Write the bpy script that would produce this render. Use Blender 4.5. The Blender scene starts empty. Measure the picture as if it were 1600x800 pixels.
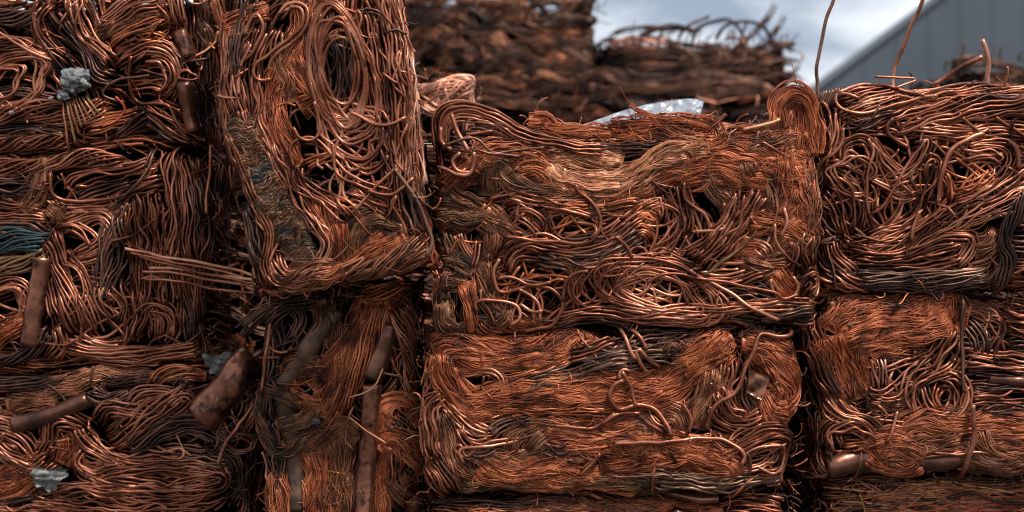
import bpy, math, random
import numpy as np
from mathutils import Vector

rng = np.random.default_rng(11)
random.seed(11)
SC = bpy.context.scene
COL = SC.collection
PI = math.pi

# ---------------------------------------------------------------- camera, sky, sun, exposure
CAM_H, D0, LENS = 1.075, 3.7, 50.0
cam = bpy.data.cameras.new('camera')
cam.lens = LENS
cam.sensor_width = 36.0
cam.clip_end = 5000
cam.dof.use_dof = True
cam.dof.focus_distance = D0
cam.dof.aperture_fstop = 2.2
camo = bpy.data.objects.new('camera', cam)
COL.objects.link(camo)
camo.location = (0, 0, CAM_H)
camo.rotation_euler = (PI / 2, 0, 0)
SC.camera = camo

SUN_EL, SUN_AZ = math.radians(58), math.radians(138)      # azimuth clockwise from +Y
wd = bpy.data.worlds.new('World')
SC.world = wd
wd.use_nodes = True
nt = wd.node_tree
nt.nodes.clear()
out = nt.nodes.new('ShaderNodeOutputWorld')
bg = nt.nodes.new('ShaderNodeBackground')
sky = nt.nodes.new('ShaderNodeTexSky')
sky.sky_type = 'NISHITA'
sky.sun_disc = False
sky.sun_elevation = SUN_EL
sky.sun_rotation = SUN_AZ
sky.air_density = 1.0
sky.dust_density = 1.5
tc = nt.nodes.new('ShaderNodeTexCoord')
mp = nt.nodes.new('ShaderNodeMapping')
mp.inputs['Scale'].default_value = (1.0, 1.0, 2.6)
mp.inputs['Rotation'].default_value = (0, 0.5, 0.3)
nz = nt.nodes.new('ShaderNodeTexNoise')
nz.inputs['Scale'].default_value = 6.5
nz.inputs['Detail'].default_value = 7
nz.inputs['Roughness'].default_value = 0.52
nz.inputs['Distortion'].default_value = 0.5
cr = nt.nodes.new('ShaderNodeValToRGB')
cr.color_ramp.elements[0].position = 0.38
cr.color_ramp.elements[0].color = (3.3, 4.0, 5.1, 1)
cr.color_ramp.elements[1].position = 0.62
cr.color_ramp.elements[1].color = (10.6, 10.9, 11.4, 1)
mx = nt.nodes.new('ShaderNodeMix')
mx.data_type = 'RGBA'
mx.inputs[0].default_value = 0.9
L = nt.links.new
L(tc.outputs['Generated'], mp.inputs['Vector'])
L(mp.outputs['Vector'], nz.inputs['Vector'])
L(nz.outputs['Fac'], cr.inputs['Fac'])
L(sky.outputs['Color'], mx.inputs[6])
L(cr.outputs['Color'], mx.inputs[7])
L(mx.outputs[2], bg.inputs['Color'])
bg.inputs['Strength'].default_value = 0.098
L(bg.outputs['Background'], out.inputs['Surface'])

sl = bpy.data.lights.new('sun', 'SUN')
sl.energy = 3.3
sl.angle = math.radians(6)
sl.color = (1.0, 0.965, 0.92)
so = bpy.data.objects.new('sun', sl)
COL.objects.link(so)
sd = Vector((math.sin(SUN_AZ) * math.cos(SUN_EL), math.cos(SUN_AZ) * math.cos(SUN_EL), math.sin(SUN_EL)))
so.rotation_euler = sd.to_track_quat('Z', 'Y').to_euler()
so.location = (0, 0, 20)
SC.view_settings.view_transform = 'Standard'
SC.view_settings.look = 'None'
SC.view_settings.gamma = 1.0
SC.cycles.filter_width = 1.15
SC.view_settings.exposure = 0.24

# ---------------------------------------------------------------- materials
def metal(name, cols, metallic=0.85, rough=0.38, nscale=9.0, patch=None, bump=0.15, patch_lo=0.56, tone_w=0.62, bscale=260):
    """cols: three linear colours from dark to light, picked per strand (attribute tone) and by noise; patch: a second colour in flecks"""
    m = bpy.data.materials.new(name)
    m.use_nodes = True
    t = m.node_tree
    b = t.nodes['Principled BSDF']
    b.inputs['Metallic'].default_value = metallic
    if 'core' in name: b.inputs['Specular IOR Level'].default_value = .05
    at = t.nodes.new('ShaderNodeAttribute'); at.attribute_name = 'tone'
    tco = t.nodes.new('ShaderNodeTexCoord')
    n1 = t.nodes.new('ShaderNodeTexNoise'); n1.inputs['Scale'].default_value = nscale; n1.inputs['Detail'].default_value = 6
    n1.inputs['Roughness'].default_value = 0.65
    n2 = t.nodes.new('ShaderNodeTexNoise'); n2.inputs['Scale'].default_value = bscale; n2.inputs['Detail'].default_value = 3
    t.links.new(tco.outputs['Object'], n1.inputs['Vector']); t.links.new(tco.outputs['Object'], n2.inputs['Vector'])
    a = t.nodes.new('ShaderNodeMath'); a.operation = 'MULTIPLY'; a.inputs[1].default_value = tone_w
    t.links.new(at.outputs['Fac'], a.inputs[0])
    c = t.nodes.new('ShaderNodeMath'); c.operation = 'MULTIPLY_ADD'; c.inputs[1].default_value = 2.1
    c.inputs[2].default_value = -0.82
    t.links.new(n1.outputs['Fac'], c.inputs[0])
    d = t.nodes.new('ShaderNodeMath'); d.operation = 'ADD'
    t.links.new(a.outputs[0], d.inputs[0]); t.links.new(c.outputs[0], d.inputs[1])
    r = t.nodes.new('ShaderNodeValToRGB')
    r.color_ramp.elements[0].position = 0.12; r.color_ramp.elements[0].color = (*cols[0], 1)
    r.color_ramp.elements[1].position = 0.95; r.color_ramp.elements[1].color = (*cols[2], 1)
    e = r.color_ramp.elements.new(0.52); e.color = (*cols[1], 1)
    t.links.new(d.outputs[0], r.inputs['Fac'])
    src = r.outputs['Color']
    if patch:
        n3 = t.nodes.new('ShaderNodeTexNoise'); n3.inputs['Scale'].default_value = 16; n3.inputs['Detail'].default_value = 7
        n3.inputs['Roughness'].default_value = 0.7
        t.links.new(tco.outputs['Object'], n3.inputs['Vector'])
        pr = t.nodes.new('ShaderNodeMapRange'); pr.inputs['From Min'].default_value = patch_lo; pr.inputs['From Max'].default_value = patch_lo + 0.1
        t.links.new(n3.outputs['Fac'], pr.inputs['Value'])
        mxx = t.nodes.new('ShaderNodeMix'); mxx.data_type = 'RGBA'
        t.links.new(pr.outputs['Result'], mxx.inputs[0]); t.links.new(src, mxx.inputs[6])
        mxx.inputs[7].default_value = (*patch, 1)
        src = mxx.outputs[2]
    t.links.new(src, b.inputs['Base Color'])
    rr = t.nodes.new('ShaderNodeMapRange'); rr.inputs['To Min'].default_value = rough + 0.14; rr.inputs['To Max'].default_value = rough - 0.08
    t.links.new(n1.outputs['Fac'], rr.inputs['Value']); t.links.new(rr.outputs['Result'], b.inputs['Roughness'])
    bp = t.nodes.new('ShaderNodeBump'); bp.inputs['Strength'].default_value = bump; bp.inputs['Distance'].default_value = 0.002
    t.links.new(n2.outputs['Fac'], bp.inputs['Height']); t.links.new(bp.outputs['Normal'], b.inputs['Normal'])
    return m

M = {
 'wire': metal('copper_wire', [(.045, .016, .010), (.275, .086, .043), (.59, .242, .142)], .75, .36),
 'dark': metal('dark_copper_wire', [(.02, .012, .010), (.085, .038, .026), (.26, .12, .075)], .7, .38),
 'red': metal('reddish_copper_wire', [(.05, .016, .009), (.33, .090, .036), (.62, .21, .085)], .75, .35),
 'braid': metal('orange_copper_braid', [(.09, .024, .010), (.45, .113, .040), (.70, .23, .09)], .4, .46, 14, (.055, .045, .045), patch_lo=.62),
 'teal_braid': metal('teal_flecked_braid', [(.09, .028, .013), (.45, .115, .042), (.68, .235, .10)], .4, .46, 14, (.06, .15, .15), patch_lo=.60),
 'brown': metal('brown_copper_braid', [(.05, .018, .010), (.25, .085, .038), (.50, .205, .10)], .5, .44, 12, (.055, .045, .042), patch_lo=.62),
 'tan': metal('tan_copper_braid', [(.30, .11, .05), (.64, .265, .125), (.85, .44, .24)], .3, .44, 10),
 'olive': metal('golden_brown_braid', [(.045, .021, .012), (.21, .088, .042), (.42, .19, .092)], .45, .46, 18, (.065, .065, .055), patch_lo=.58),
 'blue': metal('blue_tarnished_braid', [(.05, .032, .022), (.19, .105, .065), (.36, .205, .135)], .35, .52, 18, (.07, .095, .09), patch_lo=.52),
 'teal': metal('teal_cable', [(.006, .013, .014), (.014, .034, .036), (.04, .08, .08)], .1, .5, 20, (.02, .02, .02)),
 'moss': metal('olive_cable', [(.04, .02, .010), (.19, .095, .038), (.36, .19, .08)], .5, .42, 12),
 'grey': metal('grey_tarnished_wire', [(.03, .019, .014), (.13, .067, .044), (.34, .18, .115)], .65, .40),
 'pink': metal('bright_pink_copper', [(.18, .065, .04), (.48, .20, .12), (.74, .39, .27)], .75, .38),
 'pipe': metal('copper_pipe', [(.08, .03, .02), (.26, .10, .058), (.46, .195, .12)], .8, .27, 9, (.05, .024, .018), .04, .5, .5, 60),
 'green_pipe': metal('green_tarnished_pipe', [(.025, .015, .010), (.10, .052, .032), (.24, .125, .072)], .65, .40, 9, (.045, .048, .036), .15, .53, .5, 60),
 'dark_pipe': metal('dark_copper_pipe', [(.05, .026, .02), (.17, .073, .047), (.32, .145, .09)], .8, .28, 8, None, .10, .5, .5, 60),
 'core': metal('oxidised_shade_core', [(.010, .006, .005), (.022, .011, .008), (.05, .02, .014)], .0, .9, 30, None, .8, .5, .1, 60),  # inner copper, coloured near black to stand in for shade in the crevices
 'lump': metal('grey_solder', [(.06, .06, .058), (.22, .22, .21), (.42, .41, .39)], .3, .55, 40, (.10, .085, .075), .5, .62, .3, 120),
 'foil': metal('grey_green_foil', [(.09, .095, .08), (.22, .225, .19), (.36, .36, .31)], .3, .5, 22, (.15, .085, .05), .3, .6, .2, 120),
 'red_wire': metal('red_insulated_wire', [(.20, .02, .012), (.42, .045, .025), (.55, .09, .05)], .0, .4),
 'yellow_wire': metal('yellow_brass_wire', [(.30, .13, .03), (.54, .27, .07), (.66, .40, .14)], .6, .4),
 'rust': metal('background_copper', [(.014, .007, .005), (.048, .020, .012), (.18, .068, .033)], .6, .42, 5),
}

def plain(name, col, rough=0.6, metallic=0.0, nscale=3.0, vary=0.25, **kw):
    m = bpy.data.materials.new(name)
    m.use_nodes = True
    t = m.node_tree
    b = t.nodes['Principled BSDF']
    b.inputs['Roughness'].default_value = rough
    b.inputs['Metallic'].default_value = metallic
    for k, v in kw.items():
        b.inputs[k].default_value = v
    tco = t.nodes.new('ShaderNodeTexCoord')
    n = t.nodes.new('ShaderNodeTexNoise'); n.inputs['Scale'].default_value = nscale; n.inputs['Detail'].default_value = 8
    t.links.new(tco.outputs['Object'], n.inputs['Vector'])
    r = t.nodes.new('ShaderNodeValToRGB')
    r.color_ramp.elements[0].position = .3; r.color_ramp.elements[0].color = (*[c * (1 - vary) for c in col], 1)
    r.color_ramp.elements[1].position = .7; r.color_ramp.elements[1].color = (*[c * (1 + vary) for c in col], 1)
    t.links.new(n.outputs['Fac'], r.inputs['Fac']); t.links.new(r.outputs['Color'], b.inputs['Base Color'])
    bp = t.nodes.new('ShaderNodeBump'); bp.inputs['Strength'].default_value = .2
    t.links.new(n.outputs['Fac'], bp.inputs['Height']); t.links.new(bp.outputs['Normal'], b.inputs['Normal'])
    return m

# ---------------------------------------------------------------- mesh building
class Buf:
    def __init__(s):
        s.v, s.loops, s.tot, s.tone, s.n = [], [], [], [], 0
    def add(s, V, quads=None, ngons=(), tone=None):
        V = np.asarray(V, float).reshape(-1, 3)
        s.v.append(V)
        s.tone.append(np.full(len(V), .5) if tone is None else np.broadcast_to(tone, (len(V),)))
        if quads is not None and len(quads):
            q = np.asarray(quads) + s.n
            s.loops.append(q.ravel()); s.tot.append(np.full(len(q), q.shape[1]))
        for g in ngons:
            s.loops.append(np.asarray(g) + s.n); s.tot.append(np.array([len(g)]))
        s.n += len(V)
    def build(s, name, mat, parent=None, smooth=True):
        V = np.concatenate(s.v)
        if parent is not None:
            p, o = parent, np.zeros(3)
            while p is not None:
                o += np.array(p.location); p = p.parent
            V = V - o
        me = bpy.data.meshes.new(name)
        lo = np.concatenate(s.loops).astype(np.int32); tt = np.concatenate(s.tot).astype(np.int32)
        me.vertices.add(len(V)); me.vertices.foreach_set('co', V.astype(np.float32).ravel())
        me.loops.add(len(lo)); me.loops.foreach_set('vertex_index', lo)
        me.polygons.add(len(tt))
        st = np.zeros(len(tt), np.int32); st[1:] = np.cumsum(tt)[:-1]
        me.polygons.foreach_set('loop_start', st)
        me.polygons.foreach_set('use_smooth', np.full(len(tt), smooth))
        me.update(calc_edges=True)
        a = me.attributes.new('tone', 'FLOAT', 'POINT')
        a.data.foreach_set('value', np.concatenate(s.tone).astype(np.float32))
        me.materials.append(M[mat] if isinstance(mat, str) else mat)
        o = bpy.data.objects.new(name, me)
        COL.objects.link(o)
        o.parent = parent
        return o

def norm(a):
    return a / np.maximum(np.linalg.norm(a, axis=-1, keepdims=True), 1e-9)

def tubes(buf, P, R, sides, tone, cap=False, flat=None):
    """P: (m,n,3) centre lines, R: (m,n) radii"""
    m, n, _ = P.shape
    T = norm(np.gradient(P, axis=1))
    v = np.zeros((m, n, 3))
    ref = np.tile(np.array([0.13, -1.0, 0.21]), (m, 1))
    alt = np.abs((norm(ref) * T[:, 0]).sum(-1)) > .92
    ref[alt] = (0.2, 0.1, 1.0)
    x = norm(ref - (ref * T[:, 0]).sum(-1, keepdims=True) * T[:, 0])
    v[:, 0] = x
    for i in range(1, n):
        x = norm(x - (x * T[:, i]).sum(-1, keepdims=True) * T[:, i])
        v[:, i] = x
    w = np.cross(T, v)
    ang = np.arange(sides) * 2 * PI / sides
    ca, sa = np.cos(ang), np.sin(ang)
    if flat: sa = sa * flat
    ring = P[:, :, None, :] + R[:, :, None, None] * (v[:, :, None, :] * ca[None, None, :, None] + w[:, :, None, :] * sa[None, None, :, None])
    idx = np.arange(m * n * sides).reshape(m, n, sides)
    a = idx[:, :-1, :]; b = idx[:, 1:, :]
    q = np.stack([a, b, np.roll(b, -1, 2), np.roll(a, -1, 2)], -1).reshape(-1, 4)
    ng = []
    if cap:
        for k in range(m):
            ng.append(idx[k, 0, :]); ng.append(idx[k, -1, ::-1])
    buf.add(ring.reshape(-1, 3), q, ng, np.repeat(np.asarray(tone, float), n * sides))

def pts(s):
    A = []
    for k in s.split():
        c = [float(x) for x in k.split(',')]
        A.append(c if len(c) == 3 else c + [1.0])
    return np.array(A)

def spline(P, step):
    """Catmull-Rom through the guide points (x, y, width factor), resampled evenly"""
    if len(P) == 2:
        P = np.array([P[0], (P[0] + P[1]) / 2, P[1]])
    Q = np.vstack([2 * P[0] - P[1], P, 2 * P[-1] - P[-2]])
    o = []
    t = np.linspace(0, 1, 24, endpoint=False)[:, None]
    for i in range(1, len(Q) - 2):
        a, b, c, d = Q[i - 1], Q[i], Q[i + 1], Q[i + 2]
        o.append(.5 * (2 * b + (c - a) * t + (2 * a - 5 * b + 4 * c - d) * t ** 2 + (3 * b - a - 3 * c + d) * t ** 3))
    o = np.vstack(o + [P[-1:]])
    s = np.concatenate([[0], np.cumsum(np.linalg.norm(np.diff(o[:, :2], axis=0), axis=1))])
    n = max(5, int(s[-1] / step) + 1)
    ss = np.linspace(0, s[-1], n)
    return np.stack([np.interp(ss, s, o[:, k]) for k in range(o.shape[1])], 1), ss

def wob(m, s, wl):
    """m smooth random curves over arc length s with wavelength about wl, amplitude about 1"""
    r = np.zeros((m, len(s)))
    for f in (1.0, 1.9, 3.1):
        r += np.sin(s[None, :] * 2 * PI * f / wl * rng.uniform(.7, 1.3, (m, 1)) + rng.uniform(0, 2 * PI, (m, 1))) / f
    return r / 1.3

def dive(ss, m, ln, dep):
    """how far each of m strands sinks at its two ends"""
    L_ = ss[-1]
    l0 = rng.uniform(.4, 1.6, (m, 1)) * min(ln, L_ * .22); l1 = rng.uniform(.4, 1.6, (m, 1)) * min(ln, L_ * .22)
    a = np.clip(1 - ss[None] / l0, 0, 1) ** 1.6 + np.clip(1 - (L_ - ss[None]) / l1, 0, 1) ** 1.6
    return a * dep

def smooth1(a, k):
    k = max(1, int(k))
    ker = np.hanning(2 * k + 3)[1:-1]
    ker /= ker.sum()
    return np.convolve(np.pad(a, k, mode='edge'), ker, 'valid')

def empty(name, loc, label, cat, group=None):
    o = bpy.data.objects.new(name, None)
    COL.objects.link(o)
    o.location = loc
    o.empty_display_size = .2
    o['label'] = label; o['category'] = cat
    if group: o['group'] = group
    return o

HM = 36.0
class Bale:
    def __init__(s, rect, D, label, rot=0.0, r=24, depth=0.6, ground=False, group='pressed bales of copper scrap', mats=('wire', 'red', 'dark'), fill=1.0, fr=2.9, cap=300, inset=46):
        s.D = D
        s.k = .72 * D / 1600
        x0, y0, x1, y1 = rect
        if ground:
            y1 = 400 + CAM_H / s.k - 6
        s.x0, s.y0, s.x1, s.y1 = x0, y0, x1, y1
        s.cx, s.cy = (x0 + x1) / 2, (y0 + y1) / 2
        s.rot = math.radians(rot); s.r = r; s.depth = depth
        s.mats = mats; s.fill = fill; s.fr = fr; s.inset = inset
        s.e = empty('copper_scrap_bale', (float((s.cx - 800) * s.k), D + depth / 2, float(CAM_H + (400 - y1) * s.k)), label, 'scrap bale', group)
        s.items = []
        s.nwire = 0; s.cap = cap
        s.ph = rng.uniform(0, 6.28, 8)
        s.pad = 215
        s.G = 3.0
        s.map = np.zeros((int((s.y1 - s.y0 + 2 * s.pad) / s.G) + 2, int((s.x1 - s.x0 + 2 * s.pad) / s.G) + 2))
    # -- coordinates: photo pixels -> bale frame -> world
    def loc(s, P):
        P = np.array(P, float)
        c, n = math.cos(s.rot), math.sin(s.rot)
        x, y = P[..., 0] - s.cx, P[..., 1] - s.cy
        P[..., 0] = s.cx + c * x - n * y
        P[..., 1] = s.cy + n * x + c * y
        return P
    def world(s, u, v, h, fold=True):
        h = h + 7 * np.sin(u / 61 + s.ph[0]) * np.sin(v / 47 + s.ph[1]) + 4 * np.sin(u / 23 + s.ph[2] + v / 37)
        if fold:
            def f1(t, lo, hi):
                r = s.r
                e = np.maximum(t - (hi - r), 0) + np.maximum((lo + r) - t, 0)
                sg = np.where(t > (lo + hi) / 2, 1.0, -1.0)
                a = np.minimum(e / r, PI / 2)
                x = np.where(e > 0, np.where(sg > 0, hi - r, lo + r) + sg * r * np.sin(a), t)
                d = r * (1 - np.cos(a)) + np.maximum(0, e - r * PI / 2)
                return x, d, np.where(e > 0, sg * np.sin(a), 0), np.cos(a)
            x, dx, nx, fx = f1(u, s.x0, s.x1)
            y, dy, ny, fy = f1(v, s.y0, s.y1)
            X = x + h * nx; Y = y + h * ny; dep = dx + dy - h * fx * fy
        else:
            X, Y, dep = u, v, -h
        c, n = math.cos(-s.rot), math.sin(-s.rot)
        a, b = X - s.cx, Y - s.cy
        X = s.cx + c * a - n * b; Y = s.cy + n * a + c * b
        return np.stack([(X - 800) * s.k, s.D + dep * s.k, CAM_H + (400 - Y) * s.k], -1)
    # -- height map: what is laid down already
    def _ij(s, u, v):
        j = np.clip(((u - s.x0 + s.pad) / s.G).astype(int), 0, s.map.shape[1] - 1)
        i = np.clip(((v - s.y0 + s.pad) / s.G).astype(int), 0, s.map.shape[0] - 1)
        return i, j
    def rest(s, c, nrm, w, thick, d, step, sink=.45):
        hs = []
        for o in np.linspace(-.75, .75, 5):
            i, j = s._ij(c[:, 0] + nrm[:, 0] * w * o, c[:, 1] + nrm[:, 1] * w * o)
            hs.append(s.map[i, j])
        hs = np.array(hs)
        base = .5 * hs.max(0) + .5 * hs.mean(0) - sink * thick
        k = int(14 / step) + 1
        base = smooth1(np.maximum(base, smooth1(base, k)), k)
        base = base + d
        base = np.where(base > 0, HM * (1 - np.exp(-np.maximum(base, 0) / HM)), base)
        for o in np.linspace(-1, 1, max(3, int(w.max() * 2 / 2.5))):
            i, j = s._ij(c[:, 0] + nrm[:, 0] * w * o, c[:, 1] + nrm[:, 1] * w * o)
            np.maximum.at(s.map, (i, j), base + thick * math.sqrt(max(0, 1 - o * o * .9)))
        return base
    def path(s, p, step):
        P = pts(p) if isinstance(p, str) else np.array(p, float)
        if P.shape[1] == 2: P = np.column_stack([P, np.ones(len(P))])
        P[:, :2] = s.loc(P[:, :2])
        c, ss = spline(P, step)
        t = norm(np.gradient(c[:, :2], axis=0))
        return c, ss, t, np.stack([-t[:, 1], t[:, 0]], 1)
    # -- what the guides ask for
    def W(s, p, width, r=2.9, mat=None, tw=0., d=0., free=False, fray=8., under=True, gap=1.0): s.items.append(('W', p, width, r, mat, tw, d, free, fray, under, gap))
    def H(s, p, width, mat='braid', crimp=0., d=0., free=False, stray=1.0, tw=1.0, hr=.78, spread=1.0): s.items.append(('H', p, width, mat, crimp, d, free, stray, tw, hr, spread))
    def S(s, p, r=3.3, mat='wire', d=3., free=False): s.items.append(('S', p, r, mat, d, free))
    def K(s, cx, cy, rx, ry, n, rot=0., r=2.9, mat='wire', jit=.12, d=2., drift=(0, 0)): s.items.append(('K', cx, cy, rx, ry, n, rot, r, mat, jit, d, drift))
    def P(s, p, r, mat='pipe', d=0., flat=1.0, free=False): s.items.append(('P', p, r, mat, d, flat, free))
    def T(s, x0, y0, x1, y1, n, r=2.6, mat='wire', ln=90., curl=1.0, d=0.): s.items.append(('T', x0, y0, x1, y1, n, r, mat, ln, curl, d))

    def one_wire(s, buf_name, P3, rad, mat, tone, parent, sides=6):
        b = Buf(); tubes(b, P3[None], rad[None], sides, [tone], True)
        s.nwire += 1
        return b.build(buf_name, mat, parent)

    def doW(s, p, width, r, mat, tw, d, free, fray, under, gap):
        mat = mat or s.mats[0]
        r = r * .79; gap = gap * 1.17
        step = 6.5 if not tw else 6.0
        c, ss, t, nr = s.path(p, step)
        n = len(ss)
        if len(ss) > 12: c[:, :2] += nr * (wob(1, ss, 100)[0] * 1.0)[:, None]
        w = width / 2 * c[:, 2] * (1 + .12 * wob(1, ss, 130)[0])
        thick = min(max(r * 1.2, width * .26), 13)
        base = s.rest(c, nr, w, thick, d, step)
        k = s.k
        def strands(m, u, hh, tone_shift=0):
            C = c[None, :, :2] + nr[None] * (u * (w - r))[:, :, None]
            # ragged ends: slide along the tangent
            W3 = s.world(C[..., 0], C[..., 1], hh, not free)
            return W3
        if tw:
            m = max(5, int(PI * (w.mean() + thick) * .9 / (2 * r * gap)))
            th = np.linspace(0, 2 * PI, m, endpoint=False)[:, None] + tw * 2 * PI * ss[None] / 100 + .12 * wob(m, ss, 90)
            u = np.cos(th) * 1.0
            hh = base[None] + thick * .5 + np.sin(th) * thick * .62 + wob(m, ss, 60) * r * .15
        else:
            m = max(2, int(round(width / (2 * r * gap * .98))))
            u0 = np.linspace(-1, 1, m)[:, None] if m > 1 else np.zeros((1, 1))
            u = u0 + wob(m, ss, 110) * .36 * (2 / max(m, 3)) + .10 * wob(1, ss, 160) + wob(m, ss, 40) * .06 * (2 / max(m, 3))
            stray_ = rng.random((m, 1)) < .16                             # some wires cross over their neighbours
            u = np.clip(u + stray_ * wob(m, ss, 150) * .45, -1.3, 1.3)
            hh = base[None] + thick * np.sqrt(np.clip(1 - u ** 2 * .8, 0, 1)) + wob(m, ss, 75) * r * .75 + stray_ * r * 1.3
        if not free: hh = hh - dive(ss, m, 16, 13)
        P3 = strands(m, u, hh)
        tone = np.clip(rng.normal(.5, .24, m), 0, 1)
        R = np.full((m, n), r * k) * rng.uniform(.78, 1.18, (m, 1))
        core = Buf()
        # the hidden inner wires of the bundle, toned dark to paint shade between wires
        mu = max(2, int(m * .5))
        uu = np.linspace(-.8, .8, mu)[:, None] + wob(mu, ss, 70) * .15
        hu = base[None] - r * 1.6 + wob(mu, ss, 50) * r * .4
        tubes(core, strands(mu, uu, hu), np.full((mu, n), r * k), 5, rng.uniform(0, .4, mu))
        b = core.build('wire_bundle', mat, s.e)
        rest = Buf(); nrest = 0
        for q in range(m):
            i0 = rng.integers(0, max(1, min(int(fray / step * 2) + 1, n // 4)))
            i1 = n - rng.integers(0, max(1, min(int(fray / step * 2) + 1, n // 4)))
            if s.nwire < s.cap and (not tw or r >= 2.2):
                s.one_wire('wire', P3[q, i0:i1], R[q, i0:i1], mat, tone[q], b)
            else:
                tubes(rest, P3[q:q + 1, i0:i1], R[q:q + 1, i0:i1], 6, tone[q:q + 1], True); nrest += 1
        if nrest:
            o = rest.build('wires', mat, b); o['kind'] = 'stuff'

    def doH(s, p, width, mat, crimp, d, free, stray, tw, hr, spread):
        step = 6.0 if not crimp else 3.6
        c, ss, t, nr = s.path(p, step)
        n = len(ss); k = s.k
        w = width / 2 * c[:, 2] * (1 + .14 * wob(1, ss, 110)[0])
        thick = min(max(3.5, width * .24), 12)
        base = s.rest(c, nr, w, thick, d, step)
        # body of the braid
        core = Buf(); na = 9
        aa = np.linspace(-1, 1, na)[:, None]
        C = c[None, :, :2] + nr[None] * (aa * w * .9)[:, :, None]
        hh = base[None] + (thick * .62) * np.sqrt(np.clip(1 - aa ** 2, 0, 1)) - 2.0 + 0 * ss[None]
        V = s.world(C[..., 0], C[..., 1], hh, not free)
        idx = np.arange(na * n).reshape(na, n)
        q = np.stack([idx[:-1, :-1], idx[:-1, 1:], idx[1:, 1:], idx[1:, :-1]], -1).reshape(-1, 4)
        core.add(V, q, (), .3)
        b = core.build('copper_braid', mat, s.e)
        # locks of fine strands
        ml = max(1, int(round(width / 7.5)))
        lu = (np.linspace(-1, 1, ml)[:, None] if ml > 1 else np.zeros((1, 1))) + wob(ml, ss, 120) * .5 * (2 / max(ml, 2)) * .7
        lu = np.clip(lu, -1.05, 1.05)
        lw = (w[None] / ml) * rng.uniform(1.0, 1.6, (ml, 1)) * (1 + .25 * wob(ml, ss, 70)) + .5
        dv = 0 if free else dive(ss, ml, 14, 11)
        lh = -dv + base[None] + thick * np.sqrt(np.clip(1 - lu ** 2 * .85, 0, 1)) * .8 + wob(ml, ss, 80) * 1.8
        hairs = Buf()
        tb = np.clip(rng.normal(.5, .22, ml), 0, 1)
        ph = wob(1, ss, 60)[0] if crimp else None
        for q in range(ml):
            m = int(max(10, lw[q].mean() * 3.0))
            th = rng.uniform(0, 2 * PI, (m, 1)) + tw * rng.choice([-1, 1]) * 2 * PI * ss[None] / 190 + .28 * wob(m, ss, 90)
            rr = rng.uniform(.86, 1.05, (m, 1))
            u = lu[q][None] * w[None] + np.cos(th) * lw[q][None] * rr
            hh = lh[q][None] + np.sin(th) * np.minimum(lw[q], 5.5)[None] * rr * .55
            C = c[None, :, :2] + nr[None] * u[:, :, None]
            if crimp:
                cp = ss[None] * 2 * PI / 21 + (u / w[None]) * 3.2 + ph[None] * 1.8
                wv = np.sin(cp + rng.normal(0, .22, (m, 1)))
                C = C + t[None] * (wv * 0)[:, :, None] + nr[None] * (wv * crimp)[:, :, None]
                hh = hh + 1.6 * np.cos(cp)
            P3 = s.world(C[..., 0], C[..., 1], hh, not free)
            tubes(hairs, P3, np.full((m, n), hr * k) * rng.uniform(.8, 1.25, (m, 1)), 3, np.clip(tb[q] + rng.normal(0, .17, m), 0, 1))
        # loose hairs that have sprung out
        ns = int(stray * width * len(ss) * step / 1500)
        if ns:
            L = 14
            i0 = rng.integers(0, n, ns)
            a0 = np.arctan2(t[i0, 1], t[i0, 0]) + rng.normal(0, .5, ns) + rng.choice([0, PI], ns)
            ln = rng.uniform(14, 46, ns)
            cv = rng.normal(0, 1.6, ns)
            q = np.linspace(0, 1, L)[None]
            an = a0[:, None] + cv[:, None] * q
            st = ln[:, None] / L
            x = c[i0, 0][:, None] + nr[i0, 0][:, None] * (rng.uniform(-.95, .95, ns) * w[i0])[:, None] + np.cumsum(np.cos(an) * st, 1)
            y = c[i0, 1][:, None] + nr[i0, 1][:, None] * (rng.uniform(-.95, .95, ns) * w[i0])[:, None] + np.cumsum(np.sin(an) * st, 1)
            hh = base[i0][:, None] + thick * .8 + np.sin(q * PI) * rng.uniform(1, 9, (ns, 1))
            tubes(hairs, s.world(x, y, hh, not free), np.full((ns, L), .7 * k), 3, rng.uniform(.2, 1, ns))
        o = hairs.build('strands', mat, b); o['kind'] = 'stuff'

    def doS(s, p, r, mat, d, free, sink=False):
        c, ss, t, nr = s.path(p, 5.0); r = r * .88
        base = s.rest(c, nr, np.full(len(ss), r), r * 1.5, d, 5.0, .1)
        C = c[:, :2] + nr * (wob(1, ss, 90)[0] * r * .35)[:, None]
        hh = base + r * .8
        if sink and not free: hh = hh - dive(ss, 1, 18, 15)[0]
        P3 = s.world(C[:, 0], C[:, 1], hh, not free)
        s.one_wire('wire', P3, np.full(len(ss), r * s.k), mat, rng.uniform(.35, .9), s.e, 8)

    def doK(s, cx, cy, rx, ry, n, rot, r, mat, jit, d, drift):
        N = int(n * 34); r = r * .88; pk = rng.uniform(0, 6.28, 3)
        a = np.linspace(0, 2 * PI * n, N)
        q = a / (2 * PI)
        w1 = wob(1, q, 1.7)[0]; w2 = wob(1, q, 2.3)[0]; w3 = wob(1, q, 1.3)[0]; w4 = wob(1, q, 2.9)[0]
        fl = 1 + .7 * jit * np.sin(2 * a + pk[0]) + .7 * jit * np.sin(3 * a + pk[1]) + .35 * jit * np.sin(5 * a + pk[2])
        rx = rx * fl; ry = ry * fl
        X = rx * (1 + jit * w1) * np.cos(a + .2 * w4) + rx * jit * .9 * w3
        Y = ry * (1 + jit * w2) * np.sin(a) + ry * jit * .9 * w4
        ro = math.radians(rot)
        x = cx + X * math.cos(ro) - Y * math.sin(ro) + drift[0] * (q / n - .5)
        y = cy + X * math.sin(ro) + Y * math.cos(ro) + drift[1] * (q / n - .5)
        P = s.loc(np.stack([x, y], 1))
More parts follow.
